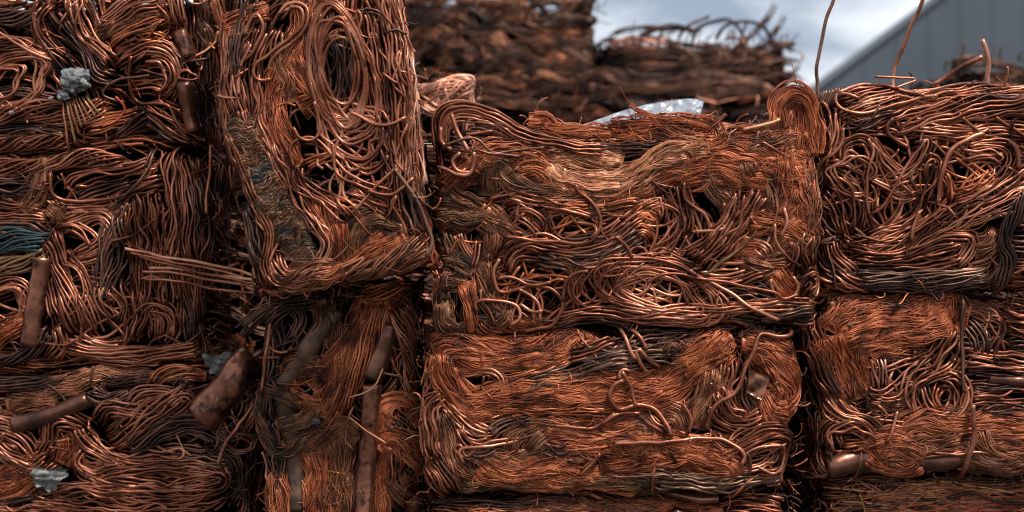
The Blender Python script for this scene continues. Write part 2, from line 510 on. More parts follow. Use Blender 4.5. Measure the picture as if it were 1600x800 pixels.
        t = norm(np.gradient(P, axis=0)); nr = np.stack([-t[:, 1], t[:, 0]], 1)
        # lay it down in four passes so later turns rest on earlier ones
        base = np.zeros(N)
        ch = max(1, int(n / 2))
        for part in np.array_split(np.arange(N), max(2, int(n))):
            base[part] = s.rest(P[part], nr[part], np.full(len(part), r), r * 1.3, d, 5.0, .25)
        base = smooth1(base, 5)
        P3 = s.world(P[:, 0], P[:, 1], base + r * .6 + 1.0 * wob(1, q, 1.1)[0])
        s.one_wire('wire_coil', P3, np.full(N, r * s.k), mat, rng.uniform(.45, .75), s.e, 7)

    def doP(s, p, r, mat, d, flat, free):
        c, ss, t, nr = s.path(p, 6.0)
        n = len(ss)
        base = s.rest(c, nr, np.full(n, r * 1.0), r * 1.3 * flat, d, 6.0, .55)
        P3 = s.world(c[:, 0], c[:, 1], smooth1(base, 6) + r * .6, not free)
        R = r * s.k * c[:, 2] * (1 + .035 * wob(1, ss, 60)[0])
        b = Buf()
        # outer wall, rolled lip, dark bore
        tg = norm(np.gradient(P3, axis=0))
        th = 1.6 * s.k
        PP = np.vstack([P3[0] + tg[0] * 10 * s.k, P3[0] + tg[0] * .5 * s.k, P3[0], P3, P3[-1], P3[-1] - tg[-1] * .5 * s.k, P3[-1] - tg[-1] * 10 * s.k])
        RR = np.concatenate([[R[0] - 2.2 * th, R[0] - 2 * th, R[0] - th * .6], R, [R[-1] - th * .6, R[-1] - 2 * th, R[-1] - 2.2 * th]])
        # frames from the plain path, so the inner rings keep their direction
        T = np.vstack([tg[:1]] * 3 + [tg] + [tg[-1:]] * 3)
        ref = np.array([.2, -1., .1])
        v = norm(ref[None] - (ref[None] * T).sum(-1, keepdims=True) * T); w_ = np.cross(T, v)
        sd = 20
        an = np.arange(sd) * 2 * PI / sd
        q_ = np.linspace(0, 1, len(PP))[:, None]
        pk = rng.uniform(0, 6.28, 6)
        dent = 1 + .04 * np.sin(an * 2 + pk[0] + q_ * 2) + .04 * np.sin(an * 3 + pk[1] - q_ * 5) + .03 * np.sin(q_ * 11 + pk[2]) * np.sin(an + pk[3]) + .02 * np.sin(q_ * 23 + pk[4]) * np.sin(an * 2 + pk[5])
        cru = .34 * np.clip(1 - q_ / .3, 0, 1) ** 1.3 + .16 * np.clip(1 - (1 - q_) / .2, 0, 1) ** 1.5
        ring = PP[:, None] + RR[:, None, None] * (v[:, None] * (np.cos(an) * dent * flat * (1 - cru * 1.4))[..., None] + w_[:, None] * (np.sin(an) * dent * (1 + cru * .35))[..., None])
        m = len(PP); idx = np.arange(m * sd).reshape(m, sd)
        a_, b_ = idx[:-1], idx[1:]
        q = np.stack([a_, b_, np.roll(b_, -1, 1), np.roll(a_, -1, 1)], -1).reshape(-1, 4)
        b.add(ring.reshape(-1, 3), q, [idx[0], idx[-1][::-1]], .5)
        b.build('copper_pipe', mat, s.e)

    def doT(s, x0, y0, x1, y1, n, r, mat, ln, curl, d):
        for q in range(n):
            L = ln * rng.uniform(.9, 2.1); m = max(6, int(L / 9))
            a = rng.uniform(0, 2 * PI) + np.cumsum(np.concatenate([[0], rng.normal(0, .10 * curl, m - 1) + rng.normal(0, .16) * curl]))
            x = rng.uniform(x0, x1) + np.cumsum(np.cos(a)) * L / m; y = rng.uniform(y0, y1) + np.cumsum(np.sin(a)) * L / m
            x += -x.mean() + rng.uniform(x0, x1); y += -y.mean() + rng.uniform(y0, y1)
            ex, ey = (x1 - x0) * .2, (y1 - y0) * .2
            x = np.clip(x, x0 - ex - 8, x1 + ex + 8); y = np.clip(y, y0 - ey - 8, y1 + ey + 8)
            s.doS(np.stack([x, y], 1)[::2], r * rng.uniform(.85, 1.1), mat if rng.random() < .8 else rng.choice(['wire', 'red', 'dark']), d, False, True)

    # -- flow field of the guides, for the wires inside the bale
    def field(s):
        g = 10.0
        W_, H_ = int((s.x1 - s.x0 + 2 * s.pad) / g) + 2, int((s.y1 - s.y0 + 2 * s.pad) / g) + 2
        F = np.zeros((H_, W_, 3))
        for it in s.items:
            if it[0] in 'WHS':
                c, ss, t, nr = s.path(it[1], 6.0)
                a = np.arctan2(t[:, 1], t[:, 0]) * 2
                j = np.clip(((c[:, 0] - s.x0 + s.pad) / g).astype(int), 0, W_ - 1); i = np.clip(((c[:, 1] - s.y0 + s.pad) / g).astype(int), 0, H_ - 1)
                np.add.at(F, (i, j), np.stack([np.cos(a), np.sin(a), np.ones(len(a))], 1))
        if not s.items: F[..., 0] = .3; F[..., 2] = .3
        A = F.copy()
        for _ in range(36):
            B = F + 1e-9
            F = (np.roll(F, 1, 0) + np.roll(F, -1, 0) + np.roll(F, 1, 1) + np.roll(F, -1, 1)) * .235 + F * .06
            F = np.where(A[..., 2:] > 0, A + .3 * F, F)
        return np.arctan2(F[..., 1], F[..., 0]) / 2, g

    def inner(s):
        ang, g = s.field()
        ex = 200
        X0, X1, Y0, Y1 = s.x0 - ex, s.x1 + ex, s.y0 - ex, s.y1 + ex
        Y1 = min(Y1, 880)
        area = (X1 - X0) * (Y1 - Y0)
        N = int(area / 640 * s.fill)
        x = rng.uniform(X0, X1, N); y = rng.uniform(Y0, Y1, N)
        st = 7.0; n = 20
        th = np.zeros(N); PX = []; PY = []
        for q in range(n):
            PX.append(x.copy()); PY.append(y.copy())
            j = np.clip(((x - s.x0 + s.pad) / g).astype(int), 0, ang.shape[1] - 1); i = np.clip(((y - s.y0 + s.pad) / g).astype(int), 0, ang.shape[0] - 1)
            a = ang[i, j] + .45 * np.sin(x / 41 + s.ph[4]) * np.sin(y / 35 + s.ph[5]) + .0
            if q == 0:
                th = a + rng.choice([0, PI], N) + rng.normal(0, .25, N)
            else:
                dlt = (a - th + PI / 2) % PI - PI / 2
                th = th + np.clip(dlt, -.45, .45) * .6
            x = x + np.cos(th) * st; y = y + np.sin(th) * st
        PX = np.array(PX).T; PY = np.array(PY).T
        h = rng.uniform(-30, -4, N)[:, None] + wob(N, np.arange(n) * st, 90) * 3
        bufs = {}
        mk = rng.choice(len(s.mats), N, p=[.5, .28, .22] if len(s.mats) == 3 else None)
        P3 = s.world(PX, PY, h)
        for m_ in range(len(s.mats)):
            sel = mk == m_
            if not sel.any(): continue
            b = Buf()
            tubes(b, P3[sel], np.full((sel.sum(), n), s.fr * s.k) * rng.uniform(.75, 1.1, (sel.sum(), 1)), 5, np.clip(rng.normal(.34, .22, sel.sum()), 0, 1))  # lower tones than the face wires, shade painted into the crevices
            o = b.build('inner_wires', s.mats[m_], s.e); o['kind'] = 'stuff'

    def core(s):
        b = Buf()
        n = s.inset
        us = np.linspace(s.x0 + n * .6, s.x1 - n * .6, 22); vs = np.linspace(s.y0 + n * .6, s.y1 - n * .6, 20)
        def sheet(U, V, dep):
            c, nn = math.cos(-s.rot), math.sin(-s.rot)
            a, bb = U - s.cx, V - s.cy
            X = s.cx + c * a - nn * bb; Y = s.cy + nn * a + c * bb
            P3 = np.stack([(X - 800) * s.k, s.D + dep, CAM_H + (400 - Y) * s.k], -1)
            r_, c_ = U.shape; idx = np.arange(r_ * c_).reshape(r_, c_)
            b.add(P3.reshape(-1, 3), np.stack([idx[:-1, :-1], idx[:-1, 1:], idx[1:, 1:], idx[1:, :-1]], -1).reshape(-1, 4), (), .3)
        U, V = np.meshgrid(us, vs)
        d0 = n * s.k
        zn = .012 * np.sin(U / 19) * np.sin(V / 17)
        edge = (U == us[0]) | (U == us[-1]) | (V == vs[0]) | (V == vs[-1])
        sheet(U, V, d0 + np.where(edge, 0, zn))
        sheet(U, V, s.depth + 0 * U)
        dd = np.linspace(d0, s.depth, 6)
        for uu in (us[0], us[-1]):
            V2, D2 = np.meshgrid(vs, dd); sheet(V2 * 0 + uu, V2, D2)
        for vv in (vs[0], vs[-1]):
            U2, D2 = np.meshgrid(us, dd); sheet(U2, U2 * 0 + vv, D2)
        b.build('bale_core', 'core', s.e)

    def strays(s):
        """loose bits of wire lying across the face and springing out at the edges"""
        k = s.k
        bufs = {}
        area = (s.x1 - s.x0) * (min(s.y1, 810) - s.y0)
        for q in range(int(area / 2300)):
            mt = rng.choice(['wire', 'red', 'dark', 'brown'])
            r = rng.choice([.8, 1.1, 1.5, 2.0, 2.4])
            L = rng.uniform(25, 95) * (1.2 if r > 1.4 else .8)
            m = 14
            an = rng.uniform(0, 2 * PI) + np.cumsum(rng.normal(0, .07, m) + rng.normal(0, .05))
            for _ in range(rng.integers(1, 3)):                       # sharp kinks
                an[rng.integers(2, m - 2):] += rng.normal(0, .8)
            x = rng.uniform(s.x0, s.x1) + np.cumsum(np.cos(an)) * L / m; y = rng.uniform(s.y0, min(s.y1, 810)) + np.cumsum(np.sin(an)) * L / m
            x = np.clip(x, s.x0 - 6, s.x1 + 6); y = np.clip(y, s.y0 - 4, s.y1 + 4)
            i, j = s._ij(x, y)
            h = smooth1(s.map[i, j], 2) + r * .3 + np.linspace(0, 1, m) ** 3 * rng.uniform(-10, 12) - np.linspace(1, 0, m) ** 3 * rng.uniform(0, 12)
            h = np.minimum(h, HM + 12)
            tubes(bufs.setdefault(mt, Buf()), s.world(x[None], y[None], h[None]), np.full((1, m), r * k), 5, [rng.uniform(.1, 1)], True)
        per = 2 * ((s.x1 - s.x0) + (min(s.y1, 810) - s.y0))
        for q in range(int(per / 22)):
            m = 12
            side = rng.integers(0, 4)
            u = rng.uniform(s.x0, s.x1) if side < 2 else (s.x0 if side == 2 else s.x1)
            v = rng.uniform(s.y0, min(s.y1, 810)) if side > 1 else (s.y0 if side == 0 else min(s.y1, 900))
            a0 = [-PI / 2, PI / 2, PI, 0][side] + rng.normal(0, .8)
            an = a0 + np.cumsum(rng.normal(0, .12, m) + rng.normal(0, .12))
            L = rng.uniform(10, 34)
            x = u + np.cumsum(np.cos(an)) * L / m; y = v + np.cumsum(np.sin(an)) * L / m
            h = -rng.uniform(0, 60) + np.linspace(0, 1, m) * rng.uniform(-10, 12)
            P = np.stack([x, y], 1)
            tubes(bufs.setdefault('dark' if q % 3 else 'red', Buf()), s.world(P[None, :, 0], P[None, :, 1], h[None], False), np.full((1, m), rng.choice([.7, .9, 1.3, 1.9]) * k), 4, [rng.uniform(.2, 1)], True)
        for mt, b in bufs.items():
            o = b.build('loose_wires', mt, s.e); o['kind'] = 'stuff'

    def make(s):
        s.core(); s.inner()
        for it in sorted(s.items, key=lambda i_: i_[0] != 'T'):
            getattr(s, 'do' + it[0])(*it[1:])
        s.strays()

def lump_at(bale, cx, cy, rx, ry, nb, mat, name, d=14., amp=.17):
    """one knobbly mass of solidified metal: an ellipsoid studded with rounded bumps"""
    b = Buf()
    nu, nv = 90, 54
    a, q = np.meshgrid(np.linspace(0, 2 * PI, nu, endpoint=False), np.linspace(.06, PI - .06, nv))
    D_ = np.stack([np.sin(q) * np.cos(a), np.cos(q), np.sin(q) * np.sin(a)], -1)
    bd = norm(rng.normal(0, 1, (nb, 3)))
    dots = D_ @ bd.T
    wd_ = rng.uniform(.09, .17, nb); am = rng.uniform(.3, 1.3, nb)
    bump = (am * np.sqrt(np.clip(1 - (np.arccos(np.clip(dots, -1, 1)) / (wd_ * 1.6)) ** 2, 0, 1))).max(-1)
    big = .15 * np.sin(D_[..., 0] * 4 + 1) * np.cos(D_[..., 1] * 5 + .4) + .07 * np.sin(D_[..., 0] * 9 + 2) * np.sin(D_[..., 1] * 8)
    rr = .80 + amp * bump + big
    P = bale.loc(np.stack([cx + rx * rr * D_[..., 0], cy + ry * rr * D_[..., 1]], -1))
    V = bale.world(P[..., 0], P[..., 1], d + min(rx, ry) * .7 * rr * D_[..., 2], False)
    idx = np.arange(nu * nv).reshape(nv, nu)
    x0, x1 = idx[:-1], idx[1:]
    b.add(V.reshape(-1, 3), np.stack([x0, x1, np.roll(x1, -1, 1), np.roll(x0, -1, 1)], -1).reshape(-1, 4), [idx[0], idx[-1][::-1]], np.clip(.25 + bump.reshape(-1) * .5, 0, 1))
    return b.build(name, mat, bale.e)

def crumple(bale, poly, mat, name, d=16., amp=7., n=13, smooth=False, disc=False):
    """a crumpled scrap of thin sheet with the given four corners; has thickness"""
    c = np.array(poly, float)
    u, v = np.meshgrid(np.linspace(0, 1, n), np.linspace(0, 1, n))
    if disc:
        p_, q_ = u * 2 - 1, v * 2 - 1
        X_, Y_ = p_ * np.sqrt(1 - q_ ** 2 / 2), q_ * np.sqrt(1 - p_ ** 2 / 2)
        an_ = np.arctan2(Y_, X_); k_ = rng.uniform(0, 6.28, 3)
        f_ = 1 + .17 * np.sin(3 * an_ + k_[0]) + .13 * np.sin(5 * an_ + k_[1]) + .09 * np.sin(11 * an_ + k_[2])
        u, v = X_ * f_ * .56 + .5, Y_ * f_ * .56 + .5
    X = (1 - u) * (1 - v) * c[0, 0] + u * (1 - v) * c[1, 0] + u * v * c[2, 0] + (1 - u) * v * c[3, 0]
    Y = (1 - u) * (1 - v) * c[0, 1] + u * (1 - v) * c[1, 1] + u * v * c[2, 1] + (1 - u) * v * c[3, 1]
    nj = .28 if not disc else .05
    X = X + rng.normal(0, amp * nj, X.shape); Y = Y + rng.normal(0, amp * nj, Y.shape)
    p = rng.uniform(0, 6, 4)
    hh = d + amp * (np.sin(u * 7 + p[0] + 2 * v) * np.sin(v * 6 + p[1]) + .5 * np.sin(u * 15 + p[2]) * np.sin(v * 13 + p[3])) + rng.normal(0, amp * .12, X.shape)
    P = bale.loc(np.stack([X, Y], -1))
    V0 = bale.world(P[..., 0], P[..., 1], hh, False); V1 = bale.world(P[..., 0], P[..., 1], hh - 1.5, False)
    b = Buf()
    idx = np.arange(n * n).reshape(n, n)
    q = np.stack([idx[:-1, :-1], idx[:-1, 1:], idx[1:, 1:], idx[1:, :-1]], -1).reshape(-1, 4)
    rim = np.concatenate([idx[0, :], idx[1:, -1], idx[-1, -2::-1], idx[-2:0:-1, 0]])
    rq = np.stack([rim, np.roll(rim, -1), np.roll(rim, -1) + n * n, rim + n * n], -1)
    b.add(np.concatenate([V0.reshape(-1, 3), V1.reshape(-1, 3)]), np.concatenate([q, q[:, ::-1] + n * n, rq]), (), .5)
    return b.build(name, mat, bale.e, smooth)

exec_bales = []
# ---------------------------------------------------------------- the bales (guide lines in photo pixels on each bale's own face plane)
# upper left
b = Bale((-70, -20, 326, 238), 3.96, 'copper wire bale high at the left edge with a grey metal lump on it', mats=('wire', 'red', 'dark'))
b.W('-20,22 30,28 70,20', 26, 2.6, 'dark', tw=.5)
b.W('-20,75 40,72 95,95', 28, 2.7)
b.W('-20,60 30,66 85,96', 16, 2.8)
b.W('155,52 200,18 262,-8', 46, 2.7)
b.W('170,75 215,50 270,30', 30, 2.5, 'red')
b.W('262,-20 270,15 280,45', 40, 2.8)
b.H('150,54 205,40 262,36', 17, 'brown')
b.W('215,70 240,62 262,70', 30, 2.6, 'red')
b.T(195, 50, 255, 80, 8, 2.6, 'red', 40)
b.W('-15,160 40,150 95,165', 30, 2.6, 'dark')
b.K(28, 125, 46, 36, 7, -20, 2.7, 'wire', .16)
b.K(10, 128, 28, 22, 4, -30, 2.6, 'wire', .18)
b.W('60,60 92,105 100,150', 20, 2.6, 'dark')
b.W('94,26 128,68 150,112 182,126', 28, 2.7, 'dark')
b.W('75,2 56,28 68,68 108,102', 26, 2.8)
b.W('114,-6 124,25 146,64 182,106', 34, 2.8)
b.W('205,122 240,116 276,122', 30, 2.6)
b.W('200,140 235,136 262,146', 22, 2.6, 'red')
b.W('225,96 258,96 270,128 240,155', 26, 2.7)
b.W('183,102 205,86 235,75 272,84 284,122 264,152', 30, 2.7)
b.W('180,92 205,78 240,70', 10, 2.8)
b.W('-15,186 56,172 112,182 172,166', 38, 2.6, tw=.35)
b.W('131,202 180,188 222,174', 28, 2.6, 'red')
b.W('170,215 205,190 240,172', 26, 2.5, 'dark')
b.W('-15,206 50,204 120,212', 18, 2.5, 'dark')
b.W('-15,228 45,222 112,218', 24, 2.6, tw=.6)
b.H('8,232 30,216 58,212', 13, 'brown')
b.W('105,236 150,238 192,234', 15, 2.3)
b.W('225,165 262,192 306,222', 26, 2.7)
b.W('230,182 255,205 285,226', 16, 2.6, 'dark')
b.S('210,90 203,124 214,158 262,165 280,195 318,221', 3.0)
b.S('236,118 190,126 166,140 165,152 196,160', 2.5, 'dark')
b.S('182,152 195,170 180,190 160,198', 2.2, 'red_wire')
b.S('-10,46 40,76 84,96', 2.8)
b.S('140,0 152,25 160,42', 2.4, 'dark')
b.W('300,130 318,160 326,215', 22, 2.4, 'dark')
b.W('318,30 328,80 330,150', 24, 2.6, 'dark')
b.P('282,48 290,66 299,92', 11.5, 'pipe', 4, flat=.8)
b.P('291,130 296,165 304,207', 13.5, 'pipe', 8)
b.S('270,75 292,96 322,92', 2.4, 'dark')
b.K(294, 120, 12, 8, 3, 10, 2.2)
for q, e in enumerate(['111,230', '122,222', '127,212', '132,200', '139,196', '146,190', '152,184', '158,178']):
    b.S('%d,%d %s' % (102 + q * 5, 158 - q, e), 2.1, 'moss' if q % 2 else 'wire', 6)
A1 = b; exec_bales.append(b)

# middle left
b = Bale((-70, 234, 322, 576), 3.96, 'bale with upright wires and a cut teal cable, middle of the left column', mats=('wire', 'red', 'dark'))
b.W('-15,262 60,258 124,249 196,252', 28, 2.6, tw=.5)
b.W('-15,296 40,292 80,300', 34, 2.6, 'dark')
b.W('-15,318 30,322 70,326', 18, 2.5)
b.W('-15,340 30,338 76,343', 16, 2.3)
b.W('-20,352 40,350 78,366', 14, 2.6, 'dark')
b.W('105,300 122,282 169,271 244,256', 26, 2.7)
b.W('97,324 168,324 210,297 254,288', 30, 2.8)
b.W('110,312 150,296 205,282', 18, 2.7, 'dark')
b.H('72,234,.5 66,270,.8 54,300 32,328,1.5', 30, 'brown', stray=3, spread=1)
b.H('76,320 92,335 95,350', 20, 'brown', stray=2)
b.W('94,354 130,338 160,338 174,361 158,387 112,410', 34, 2.8)
b.W('86,360 112,352 140,372 148,390', 24, 2.8)
b.W('112,412 140,405 165,395', 22, 2.7)
b.W('202,309 180,350 157,410 161,470', 30, 2.8, 'dark')
b.W('182,330 190,395 170,450 168,490', 22, 2.7, 'dark')
b.W('199,318 208,395 222,485', 24, 3.0, 'red')
b.W('225,296 230,369 232,410 240,490', 42, 2.9)
b.W('246,296 258,369 262,410 268,480', 34, 2.9)
b.W('277,222 268,275 277,350 262,410', 30, 2.9)
b.W('285,237 296,294 300,369 307,500', 34, 2.8)
b.W('304,270 314,340 318,420 322,510', 26, 2.6, 'dark')
b.W('280,370 284,440 290,520', 26, 2.7)
b.W('75,361 90,410 109,462 124,520', 34, 2.9, tw=.25)
b.W('82,380 72,425 84,470 98,505', 20, 2.8)
b.W('98,398 128,420 142,452 134,500', 22, 2.8)
b.W('112,440 130,430 170,438', 16, 2.8)
b.W('120,455 140,480 150,520', 30, 2.8)
b.W('161,440 160,470 180,500', 24, 2.7)
b.W('180,440 200,480 190,520', 26, 2.7)
b.W('210,450 222,490 205,530', 28, 2.7)
b.W('232,470 245,500 240,530', 22, 2.6)
b.W('214,506 222,484 244,476 268,486 272,512 262,536', 22, 2.7)
b.W('228,512 238,492 256,500 254,524', 16, 2.6)
b.T(110, 430, 200, 530, 10, 2.7, 'wire', 90)
b.W('-20,456 25,445 46,472 38,506', 28, 2.7)
b.K(10, 478, 30, 26, 5, 0, 2.6)
b.H('-15,520 15,510 40,500', 40, 'braid', stray=1)
b.W('-20,574 25,560 62,541 80,512', 24, 2.9, 'dark', tw=.3)
b.W('90,505 98,535 76,562', 26, 2.9)
b.W('98,538 169,554 240,552 318,545', 26, 2.7, tw=.12)
b.W('120,520 150,535 200,538', 14, 2.7)
b.W('30,572 150,571 262,563', 12, 2.6)
b.W('280,446 292,480 296,534', 22, 2.2, 'grey')
b.W('-25,376 30,374 76,386', 40, 2.6, 'teal', tw=.3)
b.W('-25,420 40,412 78,396', 30, 2.6, 'moss', tw=.3)
b.P('68,402 60,460 48,540', 14.5, 'pipe', 4, flat=.8)
b.S('79,271 86,305 120,314 180,309 247,284', 3.0)
b.S('170,326 210,296 234,262 243,222', 2.8, 'dark')
b.S('228,215 236,238 228,262', 2.6, 'dark')
b.S('222,436 240,432 262,440', 2.2, d=5)
for q, p_ in enumerate(['203,388 262,401 330,412 412,432', '212,396 270,408 335,420 408,440', '229,425 285,426 337,438 410,447', '240,418 290,420 340,430 405,436', '232,436 290,440 345,452 404,458', '225,402 275,414 330,428 400,442']):
    b.S(p_, 2.6, 'wire' if q % 3 else 'tan', d=40, free=True)
b.S('334,228 331,280 329,336', 3.2, 'wire', d=30, free=True)
A2 = b; exec_bales.append(b)

# bottom left
b = Bale((-70, 570, 402, 900), 3.96, 'dark copper wire bale in the lower left corner, a crushed tube poking out', ground=True, mats=('wire', 'dark', 'red'))
b.W('-15,598 71,600 120,596', 24, 2.6, 'dark', tw=.3)
b.H('60,614 124,596 170,584 235,577', 26, 'brown')
b.W('150,596 240,588 316,588', 22, 2.6, 'dark')
b.W('230,603 262,584 320,588', 24, 2.7, 'red', tw=.3)
b.H('10,634 50,628 92,622', 22, 'brown', stray=.5)
b.W('139,601 165,627 214,624', 36, 2.5, 'dark', tw=.5)
b.P('22,664 82,648 140,622', 14, 'dark_pipe', 4)
b.W('200,645 212,618 240,610 268,614 282,634', 24, 2.8)
b.W('148,660 165,640 195,640 242,648', 30, 2.9)
b.W('168,690 232,654 306,612', 50, 3.0, tw=.16)
b.W('260,640 290,620 312,640', 26, 2.8)
b.W('192,702 244,674 300,663 342,682 330,706', 40, 2.5, 'dark', tw=.14)
b.W('210,720 270,706 330,704', 24, 2.5, 'dark')
b.W('-15,668 34,686 56,712 78,692 86,660 112,655 142,674', 36, 2.8)
b.W('-15,690 22,715 56,728 80,708', 38, 2.7)
b.W('-15,650 20,655 40,668', 20, 2.7)
b.W('120,660 150,702 210,718 288,716', 36, 2.8)
b.W('118,720 150,735 190,728 160,712', 24, 2.8)
b.W('130,700 120,722 140,742', 18, 2.8)
b.H('-15,752 30,745 68,730', 40, 'braid', stray=.8)
b.H('-15,780 20,770 60,752', 30, 'braid', stray=.8)
b.H('100,680 108,700 96,725', 26, 'braid', stray=1.5)
b.W('270,722 330,730 366,730', 34, 2.7, 'dark')
b.W('142,740 225,728 300,734 350,745', 32, 2.8, tw=.08)
b.W('-10,790 60,772 130,766', 20, 2.6, 'dark')
b.W('128,757 225,780 300,774 350,757', 36, 2.9)
b.W('150,742 245,757 320,770', 24, 2.9)
b.W('67,776 150,762 262,768 332,762 352,748 330,738 245,756', 26, 2.9)
b.W('40,782 112,792 225,799 325,793', 34, 2.9)
b.W('-15,800 80,806 200,815 330,812', 34, 2.8)
b.W('50,764 60,785 90,795', 12, 2.8)
b.W('40,830 150,840 300,835', 40, 3.0)
b.W('340,690 368,720 376,770', 24, 2.7, 'dark')
b.W('350,790 372,760 380,720', 20, 2.6, 'dark')
b.K(362, 668, 16, 20, 3, 20, 2.6, 'dark')
b.K(376, 690, 18, 14, 3, 0, 2.5, 'dark')
b.T(352, 600, 400, 790, 14, 2.5, 'dark', 70, 1.6)
b.S('392,628 374,665 356,694 344,722', 3.4, d=8)
b.S('252,712 282,716 290,708 282,700 262,706', 2.8)
b.S('276,680 288,702 300,712', 1.6, 'tan')
b.P('408,538 396,566 384,582', 16, 'pipe', 14)
b.P('384,574,.82 358,606 318,652,1.12', 25, 'pipe', 20, flat=.8)
A3 = b; exec_bales.append(b)

# the tall leaning one
b = Bale((352, -85, 648, 445), 3.55, 'tall leaning bale of copper cable with a big wound coil on its face', rot=8.5, mats=('wire', 'red', 'dark'))
b.W('336,-10 345,67 350,130 362,212 392,300', 22, 2.8)
b.W('358,200 388,290 422,360 416,412 430,446', 24, 2.9)
b.W('378,318 386,369 408,420', 28, 2.8, 'dark')
b.W('358,30 362,130 380,210', 26, 2.9)
b.W('376,50 368,124 390,187 424,245 460,310', 32, 2.9)
b.W('420,40 396,100 400,180 440,260', 34, 2.9)
b.W('378,160 392,200 404,160 398,110', 18, 2.8)
b.W('390,-10 372,60 376,130', 30, 2.8, 'dark')
b.H('318,-5 330,25 350,36 400,20 420,16', 20, 'braid', stray=2)
b.H('340,56 370,52 396,40', 14, 'braid', stray=2)
b.S('372,105 398,80 412,48 404,24 392,34 384,56', 3.2)
b.S('392,70 378,110 374,150', 3.1)
b.W('500,10 490,80 496,160', 40, 2.9, 'dark')
b.W('450,40 436,80 440,120', 30, 2.9)
b.H('482,-20 470,50 440,110 424,160 434,212 462,264', 36, 'braid')
b.H('462,80 480,120 488,150 466,166', 40, 'braid', stray=1)
b.H('450,70 440,100 452,130 456,160', 24, 'brown')
b.S('442,19 458,12 473,18 469,49 424,82 402,101 398,116 406,126 424,124', 3.4)
b.S('436,24 452,6 480,14 476,52 430,88 420,112', 3.3)
b.W('424,222 457,297 495,350 512,388 480,432 436,450', 26, 2.9)
b.W('440,230 470,300 510,356', 22, 2.8)
spine, _ = spline(pts('382,190 398,250 432,322 482,412'), 7.5)
for q in range(len(spine)):
    f = q / (len(spine) - 1)
    hw = (26 if f < .8 else 26 - (f - .8) * 40) + rng.uniform(-3, 3)
    tx, ty = spine[min(q + 1, len(spine) - 1), :2] - spine[max(q - 1, 0), :2]
    l_ = math.hypot(tx, ty); nx, ny = ty / l_, -tx / l_
    k = np.array([-1, -.5, 0, .5, 1.0])
    yy = np.array([6, -2, 3, -4, -1]) * rng.uniform(.6, 1.5) + rng.normal(0, 2.2, 5)
    b.H(np.stack([spine[q, 0] + nx * hw * k, spine[q, 1] + ny * hw * k + yy], 1), rng.uniform(9, 13), 'blue' if rng.random() < .6 else 'olive', crimp=.9, stray=.3, tw=.3)
b.W('428,395 448,428 490,412', 24, 2.9)
b.W('420,415 440,440 500,420', 20, 2.8)
b.W('562,10 585,105 600,206', 34, 2.9)
b.W('588,-20 612,100 618,200 622,290', 38, 2.9)
b.W('608,-20 624,80 638,180 648,280', 24, 2.7)
b.W('628,-20 640,90 654,200 664,300', 22, 2.5, 'pink')
b.W('600,180 612,270 622,350', 30, 2.8)
b.W('622,250 640,320 655,370', 26, 2.7, 'dark')
b.W('520,40 530,110 520,180', 40, 2.8, 'dark')
b.W('540,50 545,120 560,190', 30, 2.7, 'dark')
b.T(510, 40, 570, 170, 4, 2.7, 'wire', 100, .5)
b.H('498,308 512,345 530,385', 34, 'braid')
b.W('461,256 472,290 510,312 550,348', 26, 2.9)
b.W('469,267 500,249 536,235', 22, 2.9, 'red')
b.T(505, 200, 615, 345, 16, 2.9, 'wire', 110, 1.0)
b.T(500, 250, 600, 330, 8, 2.9, 'red', 100, .8)
b.W('540,300 580,320 615,345', 24, 2.9)
b.W('556,290 590,306 618,325', 18, 2.9, 'red')
b.K(548, 205, 50, 30, 4, 25, 3.0, 'wire', .2)
b.K(565, 225, 50, 34, 3, 20, 3.0, 'wire', .22)
b.K(546, 138, 44, 86, 4, -10, 3.2, 'wire', .05, drift=(8, 26))
b.K(528, 102, 43, 93, 8, -6, 3.3, 'wire', .05)
b.K(536, 112, 36, 80, 5, -8, 3.3, 'wire', .06)
b.K(530, 98, 30, 66, 3, -2, 3.3, 'wire', .07)
b.S('461,262 456,230 476,214 500,222 530,256 562,282 611,297', 3.1)
b.S('458,200 470,216 490,218 500,200 494,160', 3.0)
b.S('520,225 528,270 560,290 590,300', 3.0)
b.S('620,262 590,290 558,330', 3.0)
b.S('600,200 596,230 570,250 540,245', 3.1)
b.S('547,176 589,195 615,194 632,184', 3.2, d=6)
b.H('530,345 532,380 536,420', 22, 'braid')
b.H('545,418 554,372 566,346 595,343 632,362', 26, 'olive')
b.H('560,420 572,380 590,365', 26, 'brown', stray=.5)
b.H('575,410 590,385 612,370', 26, 'braid')
b.H('490,430 530,425 580,400 640,370', 28, 'braid')
b.H('440,450 480,425 530,420', 34, 'red_braid' if False else 'brown')
b.W('532,434 600,412 668,378', 40, 2.3, 'brown', tw=.35)
b.H('530,436 590,420 664,388', 26, 'brown')
b.W('434,448 510,448 570,462', 14, 2.4, 'brown')
b.W('562,20 580,18 598,26 604,52', 9, 2.2, 'dark', d=6)
b.S('577,299 600,304 622,301 645,279', 3.4, d=8)
b.S('605,340 622,306 612,320 630,345 636,368', 3.2, d=6)
b.S('619,264 640,296 656,320 668,350 675,375 669,402', 3.4, 'dark', d=12, free=True)
b.S('598,116 612,126 622,132', 3.0, d=6)
b.H('636,150 640,220 645,300', 10, 'brown', stray=8)
B1 = b; exec_bales.append(b)

